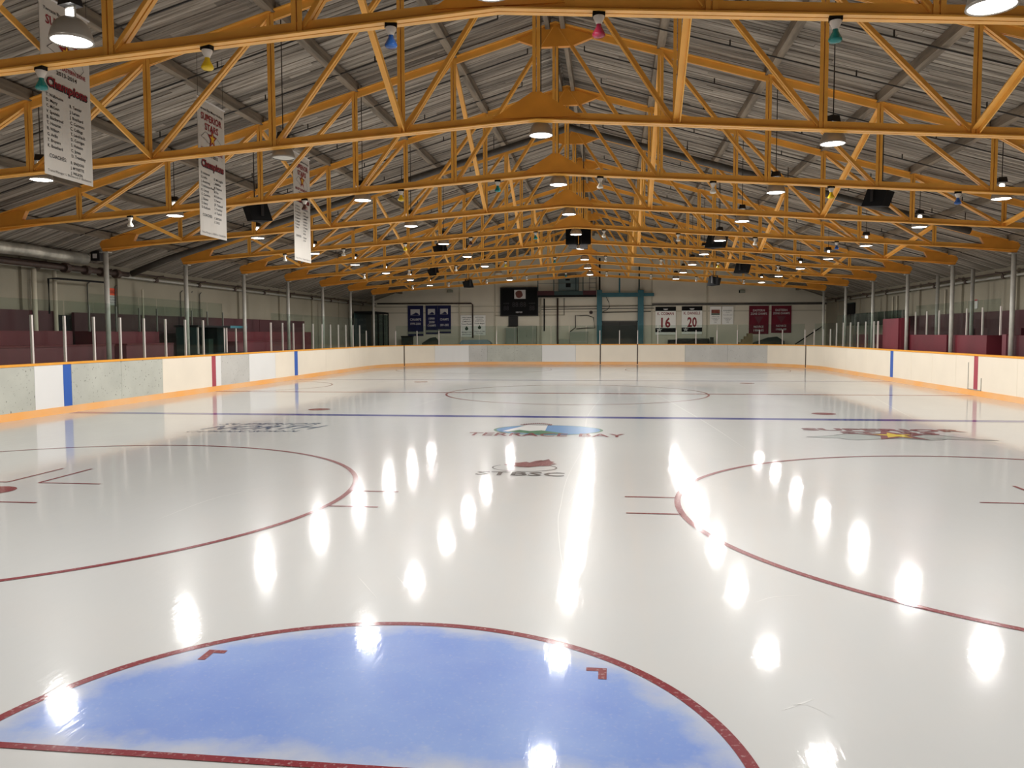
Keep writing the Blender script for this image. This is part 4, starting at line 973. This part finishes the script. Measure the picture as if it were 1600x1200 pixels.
door = obj('door_1', MB().box(2.3, 10.2, YW-.25, YW-.05, 0, 9.5), SHUTTER, kind='structure')
obj('door_seam', MB().box(6.2, 6.28, YW-.3, YW-.25, 0, 9.5), BLACK, door)
obj('door_frame', MB().box(2.1, 10.4, YW-.3, YW, 9.5, 9.8), IRON_D, door)
# pipes on the end wall
def pipe(label, pts, r, m_, cat='pipe', nm='wall_pipe', clamps=None):
    t = obj(nm, MB().tube(pts, r, 8), m_, smooth=True); tag(t, label, cat); return t
pipe('black pipe running along the end wall and turning down beside white signs', [(-50.5, YW-.5, 14.1), (-28.0, YW-.5, 14.0), (-27.7, YW-.5, 13.7), (-27.7, YW-.5, 6)], .16, IRON)
pipe('dark brown standpipe right of the scoreboard', [(-8.0+.1, YW-.6, 0), (-7.9, YW-.6, 15.1)], .2, IRON)
pipe('thin black pipe drop right of the scoreboard', [(-11.0, YW-.4, 7.5), (-11.0, YW-.4, 15.0)], .14, BLACK)
pipe('white riser pipe right of the scoreboard', [(-11.8, YW-.4, 0), (-11.8, YW-.4, 15)], .18, WALL_T)
pipe('upper thin pipe along the middle of the end wall', [(-12.0, YW-.35, 13.0), (14, YW-.35, 13.2)], .07, IRON_D)
pipe('lower thin pipe across the middle of the end wall', [(-12.0, YW-.35, 12.5), (14, YW-.35, 12.6)], .07, IRON_D)
pipe('horizontal dark pipe just above the roller door', [(2.3, YW-.35, 11.7), (13.3, YW-.35, 11.9)], .1, IRON_D)
pipe('white conduit line below the scoreboard', [(-22.5, YW-.35, 11.2), (-6.3, YW-.35, 11.2)], .07, WALL_T)
pipe('thin dark conduit loop beside the standpipe', [(-6.4, YW-.35, 11.1), (-6.4, YW-.35, 15.1)], .07, IRON_D)
pipe('tangled hose bracket on the end wall left of the teal post', [(-5, YW-.4, 7.4), (-3.8, YW-.4, 8.3), (-3.8, YW-.4, 11.1), (-2.6, YW-.5, 11.0), (-1.2, YW-.5, 11.1), (.3, YW-.4, 10.6), (.6, YW-.4, 8.2), (-1.2, YW-.5, 8.2), (-3.6, YW-.4, 8.0)], .09, BLACK)
pipe('curved black cable hanging beside the door frame', [(3.2, YW-.3, 15.2), (3.8, YW-.3, 14.0), (4.0, YW-.3, 13.0), (3.4, YW-.3, 12.3), (2.4, YW-.3, 11.9)], .06, BLACK)
t = thing('alarm_bell', 'round dark alarm bell on the end wall left of teal post', 'bell', (-.25, YW-.3, 11.75))
mb = MB(); mb.tube([(0, 0, 0), (0, .25, 0)], .42, 18); obj('gong', mb, IRON, t); mb = MB(); mb.tube([(0, -.08, 0), (0, 0, 0)], .15, 12); obj('hub', mb, BLACK, t)
# cabinets and goods between far boards and wall
t = thing('tall_cabinet', 'grey-green double-door cabinet under the scoreboard', 'cabinet', (-15.0, YW-1.9, 0))
obj('body', MB().box(-2.0, 2.3, 0, 1.5, 0, 8.7), CABINET, t); obj('door', MB().box(-1.95, .1, -.06, 0, .2, 8.6), CABINET, t); obj('door', MB().box(.15, 2.25, -.06, 0, .2, 8.6), CABINET, t); obj('handle', MB().box(.0, .06, -.1, -.06, 6.2, 6.6), BLACK, t)
t = thing('utility_box', 'grey utility box left of the double-door cabinet', 'cabinet', (-18.5, YW-1.7, 0))
obj('body', MB().box(-1.3, 1.3, 0, 1.3, 0, 8.3), CABINET, t); obj('door', MB().box(-1.2, 1.2, -.06, 0, .3, 8.2), mat('pale grey panel', (140, 144, 132), .5), t)
t = thing('steel_tank', 'pale steel chest standing left of the teal post', 'chest', (-3.0, YW-2.2, 0))
obj('body', MB().box(-2.0, 2.0, 0, 1.7, 0, 7.2), CABINET, t); obj('lid', MB().box(-2.05, 2.05, -.05, 1.75, 7.2, 7.4), STEEL, t); obj('strip', MB().box(-2.0, 2.0, -.05, 0, 5.0, 5.15), STEEL, t)
t = thing('steel_tank', 'pale steel chest standing right of the brown standpipe', 'chest', (-6.3, YW-2.2, 0))
obj('body', MB().box(-1.2, 1.2, 0, 1.7, 0, 5.6), CABINET, t); obj('lid', MB().box(-1.2, 1.2, -.05, 1.75, 5.6, 5.8), WALL_T, t)
t = thing('covered_equipment', 'pale blue tarpaulin heap behind far boards below white signs', 'tarpaulin', (-27.0, YW-3.0, 0))
mb = MB(); mb.prism([(-3.4, 0), (4.2, 0), (4.0, 4.9), (3.0, 5.6), (-2.6, 5.5), (-3.2, 4.9)], (0, -.8, 0), (0, 1.2, 0), (1, 0, 0), (0, 0, 1)); obj('sheet', mb, PALEBLUE, t)
t = thing('waste_bin', 'dark green wheeled bin behind far left boards', 'bin', (-42.6, YW-3.4, 0)); obj('body', MB().box(-1.2, 1.2, -.8, .8, 0, 6.2), DKGREEN, t); obj('lid', MB().box(-1.3, 1.3, -.9, .9, 6.2, 6.5), BLACK, t)
def heap(label, x, w_, z, m_, nm='covered_equipment', y=YW-2.8):
    mb = MB(); mb.prism([(-w_, 0), (w_, 0), (w_*.95, z*.84), (w_*.5, z), (0, z*.97), (-w_*.35, z*.9), (-w_*.95, z*.78)], (x, y-.8, 0), (x, y+1.0, 0), (1, 0, 0), (0, 0, 1))
    return tag(obj(nm, mb, m_), label, 'covered equipment')
heap('dark green rounded cover heap right of the bin', -37.2, 2.0, 6.2, DKGREEN)
heap('dark cover heap standing before the maroon banners', 38.8, 3.4, 6.1, DKGREEN)
t = thing('rubber_mat_stack', 'low dark stack under the jersey banners', 'mats', (21.6, YW-2.6, 0)); obj('mat', MB().box(-4.6, 4.4, -.8, .8, 0, 5.5), BLACK, t); obj('top_mat', MB().box(-2.5, 4.3, -.8, .8, 5.5, 5.75), DKGREEN, t)
t = thing('waste_bin', 'narrow dark bin right of the jersey banners', 'bin', (26.6, YW-2.6, 0)); obj('body', MB().box(-.35, .35, -.4, .4, 0, 5.9), DKGREEN, t); obj('lid', MB().box(-.4, .4, -.45, .45, 5.9, 6.0), BLACK, t)
t = thing('wooden_steps', 'buff plywood steps below the left maroon banner', 'steps', (33.0, YW-3.2, 0))
for i in range(5): obj('step', MB().box(-1.3+i*.6, 2.2, -.8, .8, 3.6+i*.65-(3.6 if i == 0 else 0), 4.25+i*.65), BUFF, t)
t = thing('camera_box', 'small grey box high on the end wall left of scoreboard', 'box', (-33.0, YW-.5, 16.9)); obj('body', MB().box(-.6, .6, 0, .4, -.3, .3), CABINET, t); obj('bracket', MB().box(-.7, -.2, .1, .5, -.3, .3), BLACK, t)
t = thing('camera_box', 'small grey box high on the end wall above maroon banners', 'box', (33.4, YW-.5, 16.2)); obj('body', MB().box(-.5, .6, 0, .4, -.3, .3), CABINET, t); obj('bracket', MB().box(-.7, -.2, .1, .5, -.3, .3), BLACK, t)

# far-left corner doorway with teal-tinted glass
t = thing('corner_vestibule', 'dark glazed vestibule in the far left corner', 'vestibule', (-48.4, 160.5, 0))
for y in (-6, -2, 2, 6): obj('post', MB().box(2.4, 2.6, y-.1, y+.1, 0, 11.4), BLACK, t)
for y in (-6, -2, 2): obj('pane', MB().box(2.48, 2.52, y+.1, y+3.9, 4, 11.2), GLASS2, t)
obj('head', MB().box(-1.5, 2.6, -6.1, 6.1, 11.4, 11.8), BLACK, t); obj('inner_panel', MB().box(-1.6, -1.4, -6, 6, 0, 11.4), TEAL_D, t)

# ------------------------------------------------------------------ side-wall services
for s, nm in ((-1, 'left'), (1, 'right')):
    for z, q, r_ in ((13.55, 'lower', .15), (14.05, 'upper', .10)):
        tt = thing('sprinkler_main', '%s of two dark pipes running along the %s wall' % (q, nm), 'pipe', (s*(WX-.8), 0, z))
        obj('run', MB().tube([(0, YBACK+1, 0), (0, YW-1, 0)], r_, 8), STEEL if q == 'lower' else IRON, tt, smooth=True)
        if q == 'lower':
            for i in range(18):
                y = -12 + i*10.3
                mb = MB(); mb.tube([(0, y-.28, 0), (0, y+.28, 0)], .26, 8); obj('coupling', mb, IRON, tt)
                mb = MB(); mb.tube([(0, y, .1), (-s*.3, y, .45), (-s*.9, y+.3, .55)], .07, 6); obj('branch_stub', mb, IRON, tt)
for i, (y, zt, r_) in enumerate(((59.7, 13.4, .22), (62.6, 13.4, .2), (77.8, 12.3, .12))):
    pipe('pale vertical pipe on the left wall, %s from the front' % nth(i), [(-WX+.8, y, 0), (-WX+.8, y, zt)], r_, WALL_T)
for i, y in enumerate((68.6, 73.5, 87.5, 90, 92.4)):
    pipe('thin grey conduit drop on the left wall, %s from the front' % nth(i), [(-WX+.15, y, 8), (-WX+.15, y, 12.4), (-WX+.15, y+.5, 12.7)], .06, IRON_D)
for i, y in enumerate((107.5, 96.5)):
    pipe('stout grey pipe column at the right wall, %s one' % ('farther' if i == 0 else 'nearer'), [(WX-2.0, y, 0), (WX-2.0, y, 14.9)], .25, STEEL)
for i, y in enumerate((86, 109.5, 129, 131)):
    pipe('pale conduit on the right wall, %s from the front' % nth(i), [(WX-.2, y, 5), (WX-.2, y, 13.0)], .12, WALL_T)
t = thing('insulated_duct', 'silver wrapped air duct hanging high on the left', 'duct', (-49.2, 0, 14.72))
mb = MB(); mb.tube([(0, 20, 0.1), (0, 35, 0), (.05, 45, .05), (-.04, 52, -.03), (.05, 57, .04), (0, 61, 0), (0, 65.2, 0)], .56, 16); obj('duct_body', mb, DUCT, t, smooth=True)
for y in (30, 48, 63): obj('strap', MB().tube([(0, y, 0), (0, y, zdeck(49.2)-14.72)], .04, 5), WIRE, t)
t = thing('emergency_light', 'square grey box with a white window beside duct end', 'box', (-48.8, 66.3, 15.1)); obj('housing', MB().box(-.5, .5, -.1, .5, -.45, .55), GREYBOX, t); obj('window', MB().box(-.25, .2, -.14, -.1, -.2, .25), T_WHITE, t); obj('bracket', MB().box(-.1, .1, .0, .2, .55, zdeck(48.8)-15.1), IRON_D, t)
t = thing('warning_sign', 'orange and white warning sign on the left wall', 'sign', (-WX+.02, 72.3, 10.3))
obj('board', MB().box(0, .05, 0, 1.7, 0, 1.9), T_WHITE, t); obj('header', MB().box(.05, .07, 0, 1.7, 1.1, 1.9), mat('orange print', (214, 74, 30), .6), t)
m = MB(); put_text(m, 'DANGER', 1, (.085, .85, 1.3), (0, 1, 0), (0, 0, 1), width=1.4, height=.4)
for i, s_ in enumerate(('WATCH FOR', 'FLYING', 'PUCKS')): put_text(m, s_, 1, (.065, .85, .8-i*.3), (0, 1, 0), (0, 0, 1), width=1.2, height=.18)
obj('lettering', m, T_BLACK, t, kind='stuff')
t = thing('wall_panel', 'dark panel high on the right wall beyond the bench', 'panel', (WX-.3, 152.4, 10.2)); obj('board', MB().box(0, .2, 0, 6.0, 0, 2.5), BLACK, t); obj('rim', MB().box(-.05, 0, -.1, 6.1, 2.5, 2.65), TEAL_D, t)
t = thing('fire_notice', 'small red framed notice on the right wall', 'notice', (WX-.1, 99.5, 10.0)); obj('board', MB().box(0, .08, 0, .8, 0, 1.2), T_WHITE, t); obj('frame', MB().box(-.02, 0, 0, .8, 1.0, 1.2), T_MAROON, t)
# valve assembly on the left and the main crossing the roof
t = thing('sprinkler_riser', 'dark iron valve assembly at the left wall below the duct', 'pipe', (-WX+1.75, 0, 0))
mb = MB(); mb.tube([(0, 50, 13.6), (0, 73.5, 13.7)], .26, 10); obj('header', mb, IRON, t, smooth=True)
for y in (63.0, 66.2, 68.8, 71.4):
    mb = MB(); mb.tube([(0, y-.3, 13.66), (0, y+.3, 13.66)], .5, 10); obj('flange', mb, IRON, t)
mb = MB(); mb.tube([(0, 69.5, 13.4), (.1, 69.5, 12.6), (.1, 61.5, 12.5), (.1, 60.3, 12.4), (.1, 60.3, 9.0)], .1, 8); obj('test_pipe', mb, BLACK, t)
pts = [(-49.2, 73.2, 13.8)] + [(x, 73.2, ztop(x)-.75) for x in (-45, -38, -20, 0, 20, 36, 39.5)]
pts[1:] = [(x, y, z-.3) for x, y, z in pts[1:]]
t = thing('sprinkler_cross_main', 'thick dark sprinkler main crossing the roof between fourth and fifth trusses', 'pipe', (0, 0, 0))
obj('run', MB().tube(pts, .34, 10), IRON_D, t, smooth=True)
for x in (-38, -28, -18, -8, 2, 12, 22, 32, 39): obj('hanger', MB().tube([(x, 73.2, ztop(x)-1.05), (x, 73.2, zdeck(x)+.1)], .04, 6), WIRE, t)
for k in range(0, 9):
    for q, dy in enumerate((4.0, 11.0)):
        for s, nm in ((-1, 'left'), (1, 'right')):
            tt = thing('sprinkler_branch', 'thin dark sprinkler pipe on the %s roof slope, %s bay, %s run' % (nm, nth(k), ('front', 'rear')[q]), 'pipe', (0, TY(k)+dy, 0), group='thin sprinkler pipes under the roof planks')
            x1 = 2.2 + q*1.2
            mb = MB(); mb.tube([(s*x1, 0, zdeck(x1)-.75), (s*45, 0, zdeck(45)-.75)], .05, 6); obj('run', mb, WIRE, tt)
            for x in (x1, 12, 20, 28, 36): 
                mb = MB(); mb.tube([(s*x, 0, zdeck(x)-.75), (s*x, 0, zdeck(x)-.35)], .05, 6); obj('sprinkler_head', mb, WIRE, tt)
